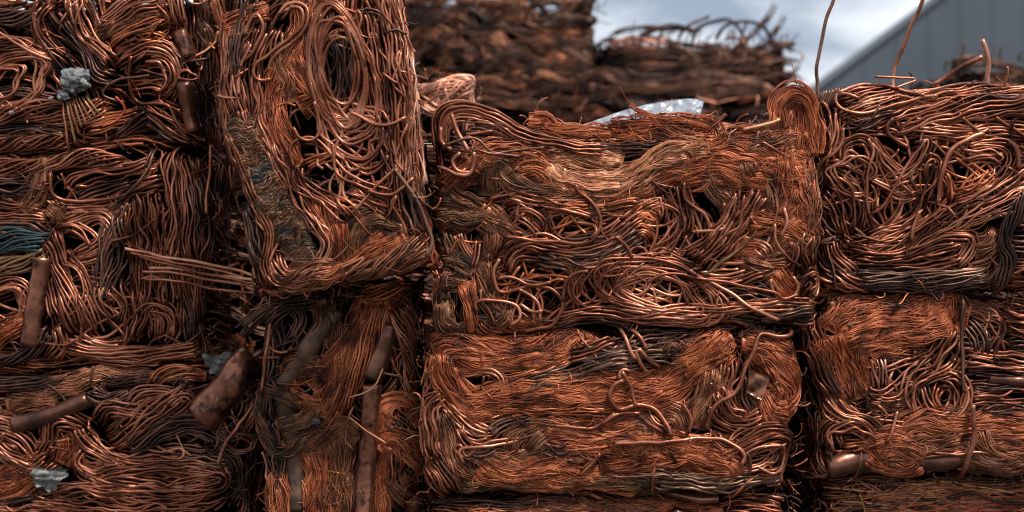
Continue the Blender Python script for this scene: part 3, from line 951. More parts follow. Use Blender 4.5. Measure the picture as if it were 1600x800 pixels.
# below it
b = Bale((412, 440, 652, 900), 3.80, 'narrow dark bale with copper tubes and orange ropes under the tall leaning bale', ground=True, mats=('wire', 'dark', 'dark'))
b.W('374,520 424,478 500,468', 26, 2.6, 'dark', d=4, free=True)
b.W('396,560 420,500 450,470', 24, 2.6, 'dark')
b.W('450,470 470,500 450,540', 22, 2.6, 'dark')
b.W('500,470 505,500 490,530', 26, 2.4, 'dark')
b.W('420,520 424,580 416,660', 22, 2.5, 'dark')
b.W('420,650 430,720 426,800', 26, 2.5, 'dark')
b.T(424, 480, 500, 600, 14, 2.5, 'dark', 80, 1.2)
b.T(580, 480, 650, 600, 8, 2.5, 'dark', 80, 1.0)
b.P('522,482 488,535 440,605', 17, 'green_pipe', -10)
b.P('438,600 446,650 456,700 464,800', 17, 'green_pipe', -12)
b.P('609,505 592,555 576,592', 23, 'dark_pipe', -14)
b.H('420,738 430,780 424,840', 40, 'braid', stray=1)
b.H('486,695 500,750 498,840', 44, 'braid')
b.H('520,660 530,720 520,800', 36, 'brown')
b.H('540,740 545,780 530,830', 40, 'brown', stray=.5)
b.H('590,640 600,700 588,760 600,840', 30, 'braid')
b.W('612,640 622,690 615,760', 24, 2.6, 'red', tw=.3)
b.W('602,650 640,690 650,740', 30, 2.5, 'dark')
b.H('500,470 520,520 512,560', 24, 'brown', stray=3)
b.H('602,468 576,530 545,592 508,656', 30, 'braid', tw=2)
b.H('590,466 560,530 530,590 500,640', 26, 'braid', tw=2)
b.H('570,470 540,530 515,570 490,610', 20, 'braid', stray=2)
b.W('607,470 584,530 560,590 535,645', 20, 2.6, 'red', tw=.4)
b.W('596,470 570,535 540,600 510,655', 20, 2.6, 'red', tw=.4)
b.W('618,470 636,530 645,590 652,650', 30, 2.4, 'wire', tw=.4)
b.W('626,470 646,520 656,580', 20, 2.4, 'wire', tw=.4)
b.W('565,455 600,458 640,452', 26, 2.6, 'red', tw=.5, d=6)
b.H('490,558 456,566 452,592 462,618 508,640', 15, 'braid', tw=2, stray=2)
b.H('505,570 480,582 470,600', 24, 'brown', stray=1)
b.H('440,705 494,686 530,668 558,690', 34, 'brown', stray=1.2)
b.H('430,665 470,660 500,630', 16, 'olive', stray=2.5)
b.H('470,632 418,606 408,640 424,700 448,708 480,684', 10, 'olive', stray=2, d=8)
b.P('582,600 577,680 566,840', 14, 'pipe', 8)
b.H('590,690 598,640 622,625 645,640 654,668', 22, 'braid', d=3)
b.H('590,700 612,684 640,700 660,740', 30, 'braid', d=3)
b.H('610,740 630,770 650,790', 40, 'brown')
b.P('640,776 646,800 648,850', 13, 'pipe', 3)
b.S('600,575 588,600 570,612 548,620', 1.6, 'tan', d=14)
b.S('548,650 580,675 604,690', 1.4, 'tan', d=14)
b.S('404,560 440,556', 2.8, 'wire', 10)
b.S('426,505 424,560 420,610', 3.0, 'wire', 8)
B2 = b; exec_bales.append(b)

# centre, upper
b = Bale((676, 196, 1280, 514), 3.66, fill=1.9, label= 'wide upper middle bale with a tan braid and loose wire loops on top', mats=('wire', 'red', 'dark'))
b.W('764,228 855,222 985,226', 24, 2.6)
b.W('900,226 990,232 1060,222', 26, 2.6, 'dark')
b.W('696,240 760,246 850,248', 24, 2.4, 'brown')
b.H('690,300 730,268 764,246 822,249 855,270 880,292', 40, 'braid')
b.H('782,285 830,262 870,290 900,308', 34, 'braid')
b.H('760,306 764,272 783,262 809,287 850,297 905,304', 30, 'olive')
b.H('850,300 900,312 960,318 1010,300', 40, 'brown')
b.H('880,306 960,300 1040,270 1120,262', 40, 'braid')
b.H('900,285 980,292 1050,262 1120,250', 24, 'brown')
b.H('861,242 920,238 975,250', 30, 'tan', stray=2)
b.H('850,256 900,250 950,258', 22, 'brown', stray=1)
b.W('940,262 1000,258 1040,234', 18, 2.0, 'brown')
b.H('960,205 1041,204 1122,208 1187,212 1269,204', 38, 'braid', stray=2)
b.H('1040,222 1110,226 1180,226 1260,220', 30, 'brown', stray=1)
b.W('960,226 1010,232 1040,226', 20, 2.6, 'dark')
b.H('1100,238 1150,236 1210,244 1270,236', 30, 'braid')
b.H('1064,262 1122,256 1180,262 1215,270', 30, 'braid')
b.H('1195,262 1235,256 1275,250', 40, 'braid', tw=2)
b.H('1205,300 1240,284 1276,276', 40, 'braid', tw=2)
b.H('1180,262 1200,300 1195,335', 40, 'olive')
b.H('1205,335 1240,318 1277,310', 38, 'braid', tw=2)
b.H('1200,370 1240,345 1277,338', 36, 'braid', tw=2)
b.H('1210,390 1240,378 1277,366', 30, 'brown', tw=2)
b.H('1220,225 1226,280 1222,340', 30, 'braid', tw=2)
b.H('1250,240 1258,300 1254,370', 32, 'braid', tw=2)
b.H('1262,235 1266,300 1264,400', 12, 'brown', tw=2, stray=3)
b.H('1150,285 1180,276 1205,290', 26, 'braid')
b.H('1160,250 1168,272 1180,290', 20, 'brown', stray=1)
b.H('855,262 884,283 939,291 985,283 1015,256 1060,233 1108,230', 24, 'tan', tw=.5, d=4)
b.H('880,272 930,280 985,272 1030,246 1080,232', 18, 'tan', tw=.5, d=4)
# left fans
b.H('672,322 712,322 752,334', 34, 'olive', stray=1.5)
b.H('676,345 712,338 752,336', 28, 'olive', stray=1.5)
b.H('690,300 720,316 755,330', 26, 'brown', stray=1.5)
b.H('700,345 735,345 762,335', 22, 'olive', stray=2)
b.H('752,338,.8 772,366 758,400', 34, 'brown', stray=2)
b.H('757,332 790,355 806,372', 24, 'brown', stray=3)
b.W('690,362 700,385 708,408', 34, 2.7, 'moss')
b.W('712,360 722,385 734,412', 30, 2.7)
b.W('682,422 678,455 684,505', 30, 2.6)
b.W('700,420 694,440 700,460', 26, 2.6, 'dark')
b.H('676,392 705,402 740,424', 34, 'olive', stray=3)
b.W('746,372 742,400 736,425', 14, 2.6)
# curled wires, centre
b.W('835,330 870,322 930,322', 24, 2.6, 'red')
b.T(790, 300, 880, 375, 10, 2.9, 'wire', 100, .9)
b.T(870, 320, 960, 380, 12, 2.9, 'red', 90, .8)
b.W('790,304 842,314 890,326 938,338', 17, 3.2)
b.W('790,324 803,318 828,330 836,368', 18, 3.1)
b.W('846,322 858,350 866,372', 18, 3.0)
b.W('800,335 826,350 850,372', 16, 3.0)
b.W('940,330 970,318 1010,315', 26, 2.8, 'red')
b.W('835,402 910,409 980,376 1005,352', 36, 3.0, 'dark')
b.W('900,420 960,400 1010,372', 30, 2.9, 'dark')
b.W('790,404 800,387 835,374 885,387 935,375 985,340', 34, 3.0)
b.W('792,432 806,402 835,400 915,414 975,402', 20, 3.0)
b.W('870,372 940,372 990,342', 16, 3.0, 'dark')
b.W('1051,284 1067,335 1064,375', 32, 3.2)
b.W('990,366 1005,360 1020,372', 30, 3.0, 'red')
b.H('990,340 1010,330 1030,345', 30, 'braid', stray=.5)
b.T(970, 300, 1160, 410, 16, 3.1, 'wire', 110, .7)
b.H('1064,284 1122,272 1160,282 1200,290', 28, 'braid')
b.H('1106,270 1116,300 1138,318 1145,345', 24, 'olive')
b.H('1122,300 1140,315 1150,340', 20, 'brown')
b.W('1189,294 1160,340 1122,398', 38, 3.2)
b.W('1165,296 1155,330 1150,372', 18, 3.2)
b.W('1142,362 1120,392 1090,424', 36, 3.1)
b.W('960,350 988,332 1025,314 1056,322 1067,348 1041,384 1010,400', 12, 3.3)
b.W('1070,360 1060,384 1040,402', 30, 3.1)
b.W('1090,402 1050,410 1000,402', 22, 3.0)
b.S('1067,286 1070,312 1088,326 1103,337 1108,360 1103,395', 3.5)
b.S('1129,318 1130,335 1122,361 1100,390', 3.4)
b.S('1186,355 1160,386 1120,416 1100,430', 3.0, 'moss')
b.S('900,289 905,300 925,318 938,346 928,372 905,380 850,377 790,371', 3.6, d=5)
b.S('900,348 925,352 932,362 920,374', 3.4)
b.S('1080,362 1130,358 1122,345', 3.3)
b.W('800,396 830,382 885,392 940,384 985,352 1010,336', 22, 3.1)
b.W('786,420 800,394 826,384 860,392', 14, 3.2)
b.W('880,400 930,398 975,374 1000,352', 20, 3.1, 'dark')
b.W('1000,330 1030,318 1054,326 1062,346 1046,372 1020,392', 16, 3.3)
b.W('1030,300 1040,330 1036,352', 24, 3.1)
b.W('1150,300 1136,340 1108,384 1080,410', 26, 3.2)
b.W('1170,318 1150,362 1120,400', 18, 3.2)
b.W('1120,352 1100,380 1064,400', 20, 3.1)
b.W('830,312 860,322 900,326', 14, 3.1)
b.W('800,338 820,330 846,344 850,368', 16, 3.1)
# right lower
b.H('1168,350 1220,352 1270,378', 28, 'braid', stray=1)
b.H('1150,385 1190,395 1200,410', 34, 'braid', stray=1)
b.H('1160,402 1190,415 1240,410', 30, 'brown')
b.W('1180,380 1196,392 1200,404', 20, 3.0)
b.W('1262,362 1258,392 1268,420', 26, 2.8)
b.W('1235,370 1240,400 1228,425', 18, 2.8)
b.H('1205,425 1222,440 1240,462', 34, 'braid', stray=1)
b.W('1100,452 1150,450 1200,460 1220,470', 32, 2.8, 'dark')
b.W('1090,434 1130,436 1170,425', 26, 2.9)
b.W('1150,445 1178,432 1200,428', 20, 2.9)
b.W('1255,442 1270,428 1278,432 1280,450 1262,470', 26, 2.8)
b.S('1203,436 1205,455 1222,467 1240,462 1245,448 1238,432', 3.3)
b.S('1208,350 1212,378 1230,405 1250,416', 3.0)
b.S('1222,325 1227,348 1218,372', 3.2)
b.W('1085,492 1185,478 1280,478', 24, 2.7)
b.W('1180,500 1230,490 1282,480', 22, 2.6, 'grey')
# spiral and coils
b.T(870, 420, 1000, 490, 12, 2.8, 'wire', 110, 1)
b.T(960, 420, 1090, 490, 14, 2.6, 'wire', 100, .8)
b.T(790, 420, 880, 500, 12, 2.9, 'red', 90, 1)
b.K(958, 436, 24, 38, 8, 25, 2.8, 'wire', .10, drift=(96, -16))
b.K(1030, 452, 92, 42, 6, 12, 2.9, 'wire', .12)
b.K(1030, 460, 58, 30, 6, 15, 2.8, 'wire', .14)
b.W('1000,408 1040,402 1090,420', 18, 2.9)
b.W('862,500 920,488 980,492 1080,494', 28, 2.8)
b.W('960,476 1035,484 1110,484 1235,472', 20, 3.0)
b.W('820,512 900,506 1000,508', 22, 2.7, 'dark')
b.W('745,440 752,460 775,490 800,512', 30, 2.4, 'brown')
# ring of braid, lower left
b.H('686,480 690,452 702,442 730,438', 24, 'brown')
b.H('688,470 692,500 712,516 738,512', 26, 'olive')
b.H('740,512 770,506 786,494 784,478', 24, 'olive')
b.H('752,410 764,450 785,492', 20, 'brown', stray=.5)
b.H('727,440 732,465 737,512', 13, 'braid', d=5)
b.H('785,500 800,515 850,520', 28, 'braid')
b.W('745,505 770,522 800,526', 26, 2.6)
b.S('781,405 772,425 775,450 790,457 835,445 865,455 878,477 862,502 820,510', 3.6, d=5)
b.S('745,486 742,474 752,470 790,471 810,480 812,495 797,503', 3.4, d=4)
b.S('778,434 800,434 830,446 860,440', 3.3)
b.S('810,452 838,470 845,500', 3.2)
b.S('812,475 830,486 848,484', 3.2)
b.S('878,470 885,440 900,425 918,424', 3.3)
b.S('1075,422 1135,455 1172,480 1215,498', 3.3, d=6)
b.S('1010,440 1040,428 1090,434 1200,455 1222,467 1246,460', 3.2)
b.S('985,404 978,385 960,370', 3.4)
# what stands up out of the top
b.W('686,236 684,190 710,166 757,174 822,211 887,228 940,236', 22, 2.9, tw=.12, free=True, d=2)
b.W('694,232 698,196 722,182 770,190 824,220 880,232', 18, 2.8, free=True, d=-2)
b.W('700,205 735,178 780,196 820,216', 12, 2.8, free=True, d=-6)
b.S('704,180 716,208 734,238', 4.2, 'wire', 12, free=True)
b.S('688,200 692,222 706,236', 4.0, 'wire', 12, free=True)
b.S('696,228 741,218 770,240 800,236 850,232', 2.4, 'dark', 14, free=True)
b.S('740,246 745,236 770,242 812,246', 2.6, 'dark', 14, free=True)
b.S('720,240 707,252 715,268 738,272', 3.5, d=8)
b.S('690,262 715,274 735,272 742,240', 3.5, d=8)
b.S('728,210 770,206', 2.6, 'wire', 0, free=True)
b.H('826,190 850,192 895,208 955,208', 20, 'braid', stray=7, free=True)
b.H('835,182 850,184 862,200', 14, 'braid', stray=12, free=True)
b.H('955,196 1025,188 1098,190 1120,198 1122,216 1102,222', 13, 'braid', stray=5, free=True)
b.H('950,203 1010,198 1060,198', 14, 'braid', stray=4, free=True, d=-4)
b.H('984,164 1000,174 1024,182', 6, 'braid', stray=40, free=True)
b.K(1000, 172, 18, 12, 6, 20, 1.0, 'braid', .4, 2, (20, 6))
b.K(1060, 184, 26, 9, 6, -6, .9, 'tan', .4, 2, (50, 4))
b.K(866, 190, 20, 9, 6, 20, .9, 'tan', .4, 2, (40, 8))
b.K(1010, 196, 30, 10, 6, 4, .9, 'braid', .4, 2, (60, -6))
b.K(1132, 182, 14, 24, 6, 20, .9, 'tan', .3, 2, (16, 0))
b.K(1120, 176, 16, 20, 5, -10, .8, 'tan', .35, 2, (-10, 4))
b.H('1110,200 1126,186 1134,178', 5, 'braid', stray=40, free=True)
b.H('1216,196 1218,162 1238,146 1260,154 1268,182 1270,240', 24, 'braid', free=True, stray=3)
b.H('1228,192 1232,170 1246,164 1256,182 1258,230', 14, 'braid', free=True, d=-6)
b.H('1240,180 1248,200 1245,240', 26, 'braid')
b.S('1160,204 1200,194 1216,186', 3.0, 'tan', 2, free=True)
b.S('1168,200 1176,190 1182,182', 1.6, 'dark', 2, free=True)
C1 = b; exec_bales.append(b)

# centre, lower
b = Bale((660, 520, 1241, 768), 3.66, fill=1.7, label= 'orange braided copper bale directly beneath the bale with loops on top', mats=('wire', 'red', 'dark'))
b.W('940,556 1034,532 1125,512', 44, 2.9, 'dark')
b.W('900,560 980,560 1080,552', 40, 2.8, 'grey')
b.W('809,603 880,586 960,560 1010,556', 38, 3.0, 'grey')
b.W('784,603 865,567 965,532', 26, 3.2)
b.H('672,545 707,534 790,550 850,549 902,523 914,536', 46, 'braid')
b.H('700,560 760,568 830,564 890,548', 30, 'braid')
b.H('689,552 692,586 715,622 740,642', 50, 'braid')
b.W('664,568 660,631 668,720', 24, 2.8)
b.W('696,610 672,635 670,690 682,720', 36, 2.9)
b.W('741,584 764,580 784,594 779,612 749,609', 22, 2.8)
b.W('696,631 722,657 765,674 782,660', 26, 3.1)
b.W('715,664 740,690 770,690', 30, 3.0)
b.W('760,690 780,668 840,652', 26, 2.9, 'grey')
b.H('724,640 790,624 884,607 960,603 1034,610 1090,566 1135,534', 56, 'braid')
b.H('860,622 940,622 1010,624 1040,604', 26, 'braid')
b.H('1060,572 1100,545 1140,520', 40, 'braid')
b.H('900,645 960,640 1000,648', 26, 'braid', stray=.6)
b.W('820,640 880,640 950,640', 18, 2.6, 'red')
b.H('1030,560 1050,538 1070,555', 36, 'brown', stray=.5)
b.H('689,644 698,695 712,732 734,758', 36, 'brown', stray=.3)
b.W('672,716 690,740 708,764', 40, 2.6)
b.W('720,690 745,705 790,690', 26, 3.0, 'dark')
b.S('736,716 716,708 711,696 722,694 730,712 764,688 820,684 865,662', 3.4)
b.S('726,722 720,700 764,695 810,690', 3.3)
b.W('840,690 870,705 900,700', 40, 2.8, 'dark')
b.H('797,716 804,684 830,668 870,662 902,668', 28, 'brown')
b.H('820,712 836,690 850,672', 24, 'olive')
b.H('850,674 921,684 960,680 1007,668', 48, 'teal_braid')
b.H('880,700 950,704 990,690', 30, 'braid')
b.H('947,664 985,656 1010,668 1004,686 975,688', 18, 'brown')
b.H('744,732 790,748 865,742 940,748', 44, 'braid')
b.H('760,720 800,740 860,728 905,722', 34, 'braid')
b.H('738,742 733,718 756,709 797,722 865,709 912,717 910,738', 17, 'brown', stray=.5)
b.W('905,740 925,722 940,712', 12, 3.2)
b.H('936,722 985,712 1015,702 1060,704 1109,712 1165,716', 56, 'braid')
b.H('945,700 975,690 1010,704 990,720', 20, 'braid')
b.H('1100,706 1140,720 1160,738', 36, 'braid')
b.H('715,762 827,768 960,760 1050,755 1146,752', 22, 'moss')
b.H('800,768 900,774 1000,768', 20, 'braid')
b.W('1019,746 1127,757 1232,747', 24, 2.8, 'grey')
b.W('940,738 1000,740 1060,745', 20, 2.7, 'dark')
# right end
b.W('1101,588 1120,600 1128,640', 44, 3.1)
b.W('1140,560 1135,590 1120,640', 38, 3.0)
b.H('1122,578 1103,620 1088,670', 36, 'brown', stray=.6)
b.H('1034,642 1056,650 1062,672', 40, 'brown', stray=.6)
b.W('1010,640 1030,664 1050,674', 24, 3.0)
b.H('1175,540 1208,562 1232,612 1222,655', 46, 'braid')
b.H('1160,534 1200,540 1236,560', 34, 'braid')
b.H('1190,610 1200,640 1228,660', 46, 'braid')
b.W('1163,580 1165,620 1180,650', 26, 2.9, 'dark')
b.W('1116,630 1122,652 1150,664 1198,652', 38, 3.0)
b.W('1122,600 1140,640 1170,652', 30, 3.0)
b.W('1110,680 1140,698 1190,668 1228,668', 34, 3.0)
b.W('1120,715 1160,700 1205,680 1235,690', 30, 3.0, 'red')
b.W('1148,712 1180,694 1217,686 1231,706 1217,732 1172,730', 36, 3.1)
b.W('1150,735 1190,722 1205,708 1180,704', 22, 3.0)
b.H('1160,510 1190,520 1230,520', 30, 'brown', stray=3)
b.S('1236,508 1232,526 1215,530 1188,530 1176,545 1165,570 1150,609 1122,626 1108,650 1101,668', 3.9, d=8)
b.S('1045,664 1044,686 1020,690 960,690', 3.6, d=6)
b.S('1045,680 1040,660 1019,636 990,634 965,638 953,618 958,600 972,592', 3.9, d=7)
b.S('1030,572 1010,560 996,545 994,556 1004,576 1012,582', 3.7, d=7)
b.S('968,592 970,578 985,578', 3.4)
b.S('970,580 985,606 994,634', 3.6, d=6)
b.S('968,518 980,540 992,560', 3.4, d=8)
b.S('984,522 1000,532 1010,546', 3.4, d=8)
b.S('960,692 1100,684 1140,690 1160,708 1156,724', 3.5, d=6)
b.S('865,664 920,668 945,655 960,644', 3.3, d=5)
b.S('1066,632 1080,655 1076,674', 3.2)
b.S('1164,706 1170,722 1168,740', 3.2, 'dark', 6)
b.S('905,742 925,724 938,708', 3.3, d=6)
b.S('940,662 965,645 1000,645', 3.2)
C2 = b; exec_bales.append(b)

# centre, bottom
b = Bale((662, 778, 1236, 900), 3.70, 'dim bale along the bottom edge under the orange braided one', ground=True, mats=('wire', 'red', 'dark'))
b.W('670,782 760,788 860,784', 20, 2.6, 'dark')
b.W('670,800 760,806 860,800', 24, 2.6)
b.H('960,790 1040,786 1130,794', 30, 'braid')
b.H('900,795 960,800 1040,805', 30, 'brown', stray=1)
b.W('1120,785 1180,778 1230,790', 30, 2.8)
b.W('1130,800 1180,800 1236,812', 30, 2.8, 'red')
b.P('1040,770 1080,776 1124,778', 10, 'pipe', 6)
b.H('800,786 860,790 905,798', 22, 'brown', stray=2)
b.H('700,815 820,820 950,815', 40, 'braid')
b.H('950,830 1080,825 1200,830', 40, 'braid')
b.P('1050,800 1070,806 1090,808', 11, 'pipe', 5)
C3 = b; exec_bales.append(b)

# right, upper
b = Bale((1274, 138, 1690, 456), 3.72, fill=1.5, label= 'copper wire bale at the upper right with bent rods sticking up from its top', mats=('wire', 'red', 'dark'))
b.W('1310,165 1377,158 1450,156', 36, 2.6, 'dark')
b.W('1500,150 1560,156 1640,150', 24, 2.5, 'dark')
b.W('1310,150 1437,138 1520,134 1650,130', 30, 2.7, tw=.22)
b.W('1305,186 1377,166 1441,152 1500,150', 26, 2.6, tw=.15)
b.W('1305,172 1350,188 1400,176', 22, 2.6)
b.W('1320,206 1360,190 1410,172', 22, 2.6, 'dark')
b.W('1386,196 1462,177 1540,168 1650,166', 40, 2.8, tw=.15)
b.W('1271,150 1284,196 1276,262', 36, 2.6)
b.W('1296,170 1300,210 1290,240', 26, 2.6)
b.W('1420,203 1505,207 1573,203 1650,210', 30, 2.7)
b.W('1325,205 1370,206 1420,215', 16, 2.8)
b.T(1440, 195, 1590, 225, 14, 2.8, 'wire', 70, .5)
b.T(1310, 215, 1470, 370, 16, 2.7, 'wire', 120, 1.0)
b.T(1320, 250, 1460, 360, 8, 2.6, 'red', 90, .6)
b.W('1352,213 1395,266 1436,315', 24, 2.9)
b.W('1301,273 1332,300 1342,330 1334,364', 30, 2.8)
b.W('1288,290 1310,330 1320,370', 24, 2.7)
b.W('1316,262 1312,232 1334,218 1358,228 1362,256 1340,276', 22, 2.9)
b.W('1420,226 1446,220 1426,262 1374,292', 26, 2.9)
b.W('1380,300 1404,310 1436,302', 20, 2.8)
b.W('1292,256 1322,258 1388,298 1408,306 1398,340 1370,358 1354,334 1360,286', 10, 2.9)
b.K(1330, 275, 34, 26, 3, 30, 2.9, 'wire', .2)
b.W('1445,290 1440,260 1452,250 1464,260 1450,300', 18, 3.1)
b.W('1466,247 1447,290 1422,341 1343,372', 22, 3.1)
b.W('1450,330 1420,350 1360,368', 22, 2.9)
b.W('1470,270 1480,300 1476,320', 30, 2.9, 'red')
b.W('1500,232 1564,232 1570,262 1526,305', 30, 2.9)
b.W('1490,300 1530,290 1560,268', 30, 2.9, 'red')
b.W('1480,320 1520,306 1550,280', 26, 2.9)
b.T(1480, 220, 1600, 310, 18, 2.9, 'red', 90, .8)
b.W('1500,252 1540,245 1570,255', 22, 3.0)
b.W('1508,322 1556,296 1640,250', 28, 3.8)
b.W('1560,315 1600,295 1650,280', 24, 3.6)
b.W('1590,225 1620,240 1650,240', 40, 3.0)
b.W('1350,394 1420,372 1480,345 1540,325 1640,306', 44, 2.3, tw=.18)
b.W('1320,378 1370,382 1430,370', 24, 2.7)
b.W('1335,398 1400,398 1480,372 1512,372 1508,392 1488,415', 32, 2.9)
b.W('1430,400 1480,385 1500,380', 20, 2.8)
b.H('1518,392 1545,380 1560,362', 34, 'brown', stray=2)
b.W('1350,418 1441,418 1510,402', 16, 2.8)
b.W('1301,370 1306,400 1340,430', 20, 2.7)
b.W('1300,425 1330,446 1370,452', 26, 2.8)
b.W('1335,436 1441,437 1548,430', 30, 2.4, 'grey', tw=.12)
b.W('1350,452 1440,452 1540,446', 14, 2.7, 'dark')
b.W('1570,420 1610,420 1650,425', 40, 2.8)
b.W('1572,385 1610,380 1650,380', 40, 2.7, 'dark')
b.W('1570,350 1610,330 1650,325', 40, 2.7)
b.W('1606,300 1572,350 1566,380 1572,408 1548,458', 26, 2.7, 'dark', tw=.4, d=4)
b.S('1314,201 1309,230 1284,258 1279,276 1282,298', 3.6, d=4)
b.S('1392,186 1382,196 1386,212 1416,232', 3.7, d=4)
b.S('1340,158 1308,150 1304,162 1320,174 1352,178 1412,160 1462,154', 3.2, d=5)
b.S('1308,150 1350,136 1400,142 1442,154', 3.1, d=5)
b.S('1433,330 1428,352 1423,376', 3.9, d=6)
b.S('1463,318 1468,280 1476,246 1492,226 1515,216 1536,209', 4.4, d=6)
b.S('1573,220 1585,232 1587,250 1586,266', 4.4, d=6)
b.S('1352,218 1362,240 1352,280 1356,330 1372,352', 3.0)
b.S('1440,220 1400,280 1380,320 1360,335', 3.0)
b.S('1500,185 1530,205 1545,200', 2.8)
b.S('1556,182 1580,200 1600,214', 3.0)
b.T(1278, 330, 1300, 440, 5, 2.3, 'dark', 60)
# bent rods standing up
b.S('1281,156 1278,110 1287,50 1306,-14 1312,-60', 3.4, 'dark', -10, free=True)
b.S('1404,140 1410,100 1424,62 1450,-4 1462,-40', 3.6, 'wire', -40, free=True)
b.S('1367,120 1400,120 1431,123 1424,128 1398,138', 2.4, 'wire', -2, free=True)
b.S('1458,132 1490,112 1531,90', 4.2, 'wire', 2, free=True)
b.S('1561,128 1561,100 1556,72 1552,54', 4.6, 'pink', -60, free=True)
for q in range(7):
    b.S('%d,%d %d,%d %d,%d' % (1276 + q * 4, 172 - q, 1284 + q * 4, 158 - q, 1288 + q * 5, 142 - q * 1), 2.2, 'dark', -4, free=True)
D1 = b; exec_bales.append(b)

# right, middle
b = Bale((1272, 464, 1690, 742), 3.75, 'bale at the right with a thick orange braid arching over a nest of bent wires', mats=('wire', 'red', 'dark'))
b.W('1270,488 1276,560 1302,615 1350,655', 36, 2.8)
b.W('1284,540 1300,590 1330,640', 26, 2.7, 'dark')
b.H('1296,480 1330,474 1370,470', 26, 'brown', stray=2)
b.W('1320,466 1400,464 1470,460', 12, 2.4, 'dark')
b.W('1351,545 1400,550 1455,553', 20, 2.9)
b.T(1350, 545, 1450, 610, 10, 2.7, 'dark', 70, .7)
b.W('1370,552 1372,580 1376,610', 36, 2.4, 'pink')
b.H('1302,522 1320,500 1365,486 1432,480 1470,462 1494,470 1482,508', 48, 'braid', d=6)
b.H('1312,532 1365,512 1430,505 1480,490', 34, 'braid', d=5)
b.H('1338,545 1400,522 1440,516 1486,500', 40, 'braid', d=4)
b.H('1304,522 1318,570 1336,625', 52, 'braid', stray=3)
b.H('1345,545 1350,570 1352,600', 20, 'braid', stray=3)
b.W('1352,556 1362,576 1390,574 1428,562 1462,550', 12, 3.1)
b.W('1350,590 1360,610 1385,608 1425,580 1445,565', 14, 3.1)
b.W('1345,612 1370,628 1410,618 1440,596', 20, 3.0)
b.W('1491,512 1470,552 1432,588 1420,612 1425,652', 34, 3.0)
b.W('1500,560 1480,580 1450,590 1424,610', 20, 3.0)
b.W('1428,654 1465,654 1494,638 1500,612 1486,592 1462,594', 34, 3.0)
b.W('1470,600 1458,620 1466,645', 18, 3.0, 'red')
b.W('1440,600 1446,630 1462,650', 24, 3.0)
b.H('1355,625 1390,632 1425,628', 24, 'brown', stray=2)
b.W('1284,620 1320,652 1410,662 1490,655', 38, 2.9)
b.W('1262,640 1274,670 1282,700', 26, 2.6, 'dark')
b.W('1300,706 1292,676 1310,660 1345,662 1376,690', 44, 2.9)
b.W('1318,700 1380,688 1440,690', 24, 2.8, 'red')
b.W('1430,705 1480,702 1520,698', 20, 2.8)
b.P('1292,736 1320,732 1360,724', 20, 'dark_pipe', -10)
b.P('1420,722 1480,723 1530,724', 17, 'dark_pipe', -12)
b.P('1506,700 1540,722 1584,744', 12, 'dark_pipe', -4)
b.W('1440,706 1500,706 1560,712', 16, 2.7)
b.H('1440,750 1500,745 1545,740', 18, 'brown', stray=2)
b.H('1358,700 1390,690 1432,664 1509,662 1560,655 1640,652', 44, 'teal_braid')
b.H('1400,690 1440,684 1500,678', 26, 'brown')
b.H('1352,706 1364,690 1400,690 1446,708', 30, 'teal_braid')
b.H('1354,712 1376,728 1410,734 1440,720', 34, 'teal_braid')
b.H('1380,712 1410,718 1436,712', 22, 'brown')
b.H('1522,676 1545,708 1590,720 1650,722', 46, 'brown', tw=2)
b.H('1540,690 1580,690 1640,690', 34, 'teal_braid')
# right-hand part
b.W('1509,557 1550,562 1650,572', 32, 2.9)
b.W('1510,580 1550,582 1640,590', 18, 2.6, 'dark')
b.W('1505,606 1560,606 1650,606', 18, 2.7, 'dark')
b.W('1505,622 1580,624 1650,622', 28, 2.9)
b.W('1520,645 1580,640 1650,645', 16, 2.7, 'dark')
b.P('1545,590 1580,594 1650,598', 11, 'dark_pipe', -6)
b.W('1510,500 1530,530 1530,555', 30, 2.7, 'dark')
b.T(1510, 500, 1560, 555, 10, 2.6, 'wire', 60, 1)
b.W('1562,478 1600,486 1650,480', 34, 2.8)
b.W('1565,505 1590,512 1650,530', 36, 2.8)
b.W('1570,540 1600,535 1650,545', 22, 2.7, 'dark')
b.H('1505,470 1530,480 1552,496', 26, 'brown', stray=2)
b.W('1535,498 1560,500 1564,516 1550,550 1566,572 1650,578', 14, 3.0)
b.S('1502,452 1501,530 1500,612', 3.6, 'dark', 10)
b.S('1513,630 1516,665 1510,710 1495,762', 4.8, 'wire', 12)
b.S('1400,642 1392,668 1382,690', 3.2, 'wire', 6)
b.S('1350,605 1352,640', 2.8, 'dark', 6)
b.T(1262, 660, 1310, 760, 10, 2.2, 'dark', 70, 1.5)
D2 = b; exec_bales.append(b)

# right, bottom
b = Bale((1284, 748, 1690, 900), 3.84, 'bale of thin multicoloured wire in the lower right corner', ground=True, mats=('brown', 'dark', 'dark'), fr=1.5, fill=1.6)
for q in range(250):
    x0_ = rng.uniform(1270, 1600); L_ = rng.uniform(70, 260); y0_ = rng.uniform(746, 815)
    sl_ = rng.normal(0, .10); bd_ = rng.normal(0, 12)
    m_ = rng.choice(['dark', 'brown', 'red', 'braid', 'yellow_wire', 'red_wire', 'tan'], p=[.36, .26, .18, .10, .03, .03, .04])
    b.S(np.array([[x0_, y0_], [x0_ + L_ * .33, y0_ + L_ * .33 * sl_ + bd_ * .8], [x0_ + L_ * .66, y0_ + L_ * .66 * sl_ + bd_ + rng.normal(0, 4)], [x0_ + L_, y0_ + L_ * sl_ + rng.normal(0, 6)]]), rng.choice([1.0, 1.3, 1.7]), m_, -1)
b.W('1330,757 1450,748 1620,752', 8, 2.2, 'dark')
b.S('1280,815 1310,780 1345,756 1400,752', 1.6, 'wire', 10)
b.S('1480,775 1520,768 1560,785 1620,780', 2.6, 'dark', 8)
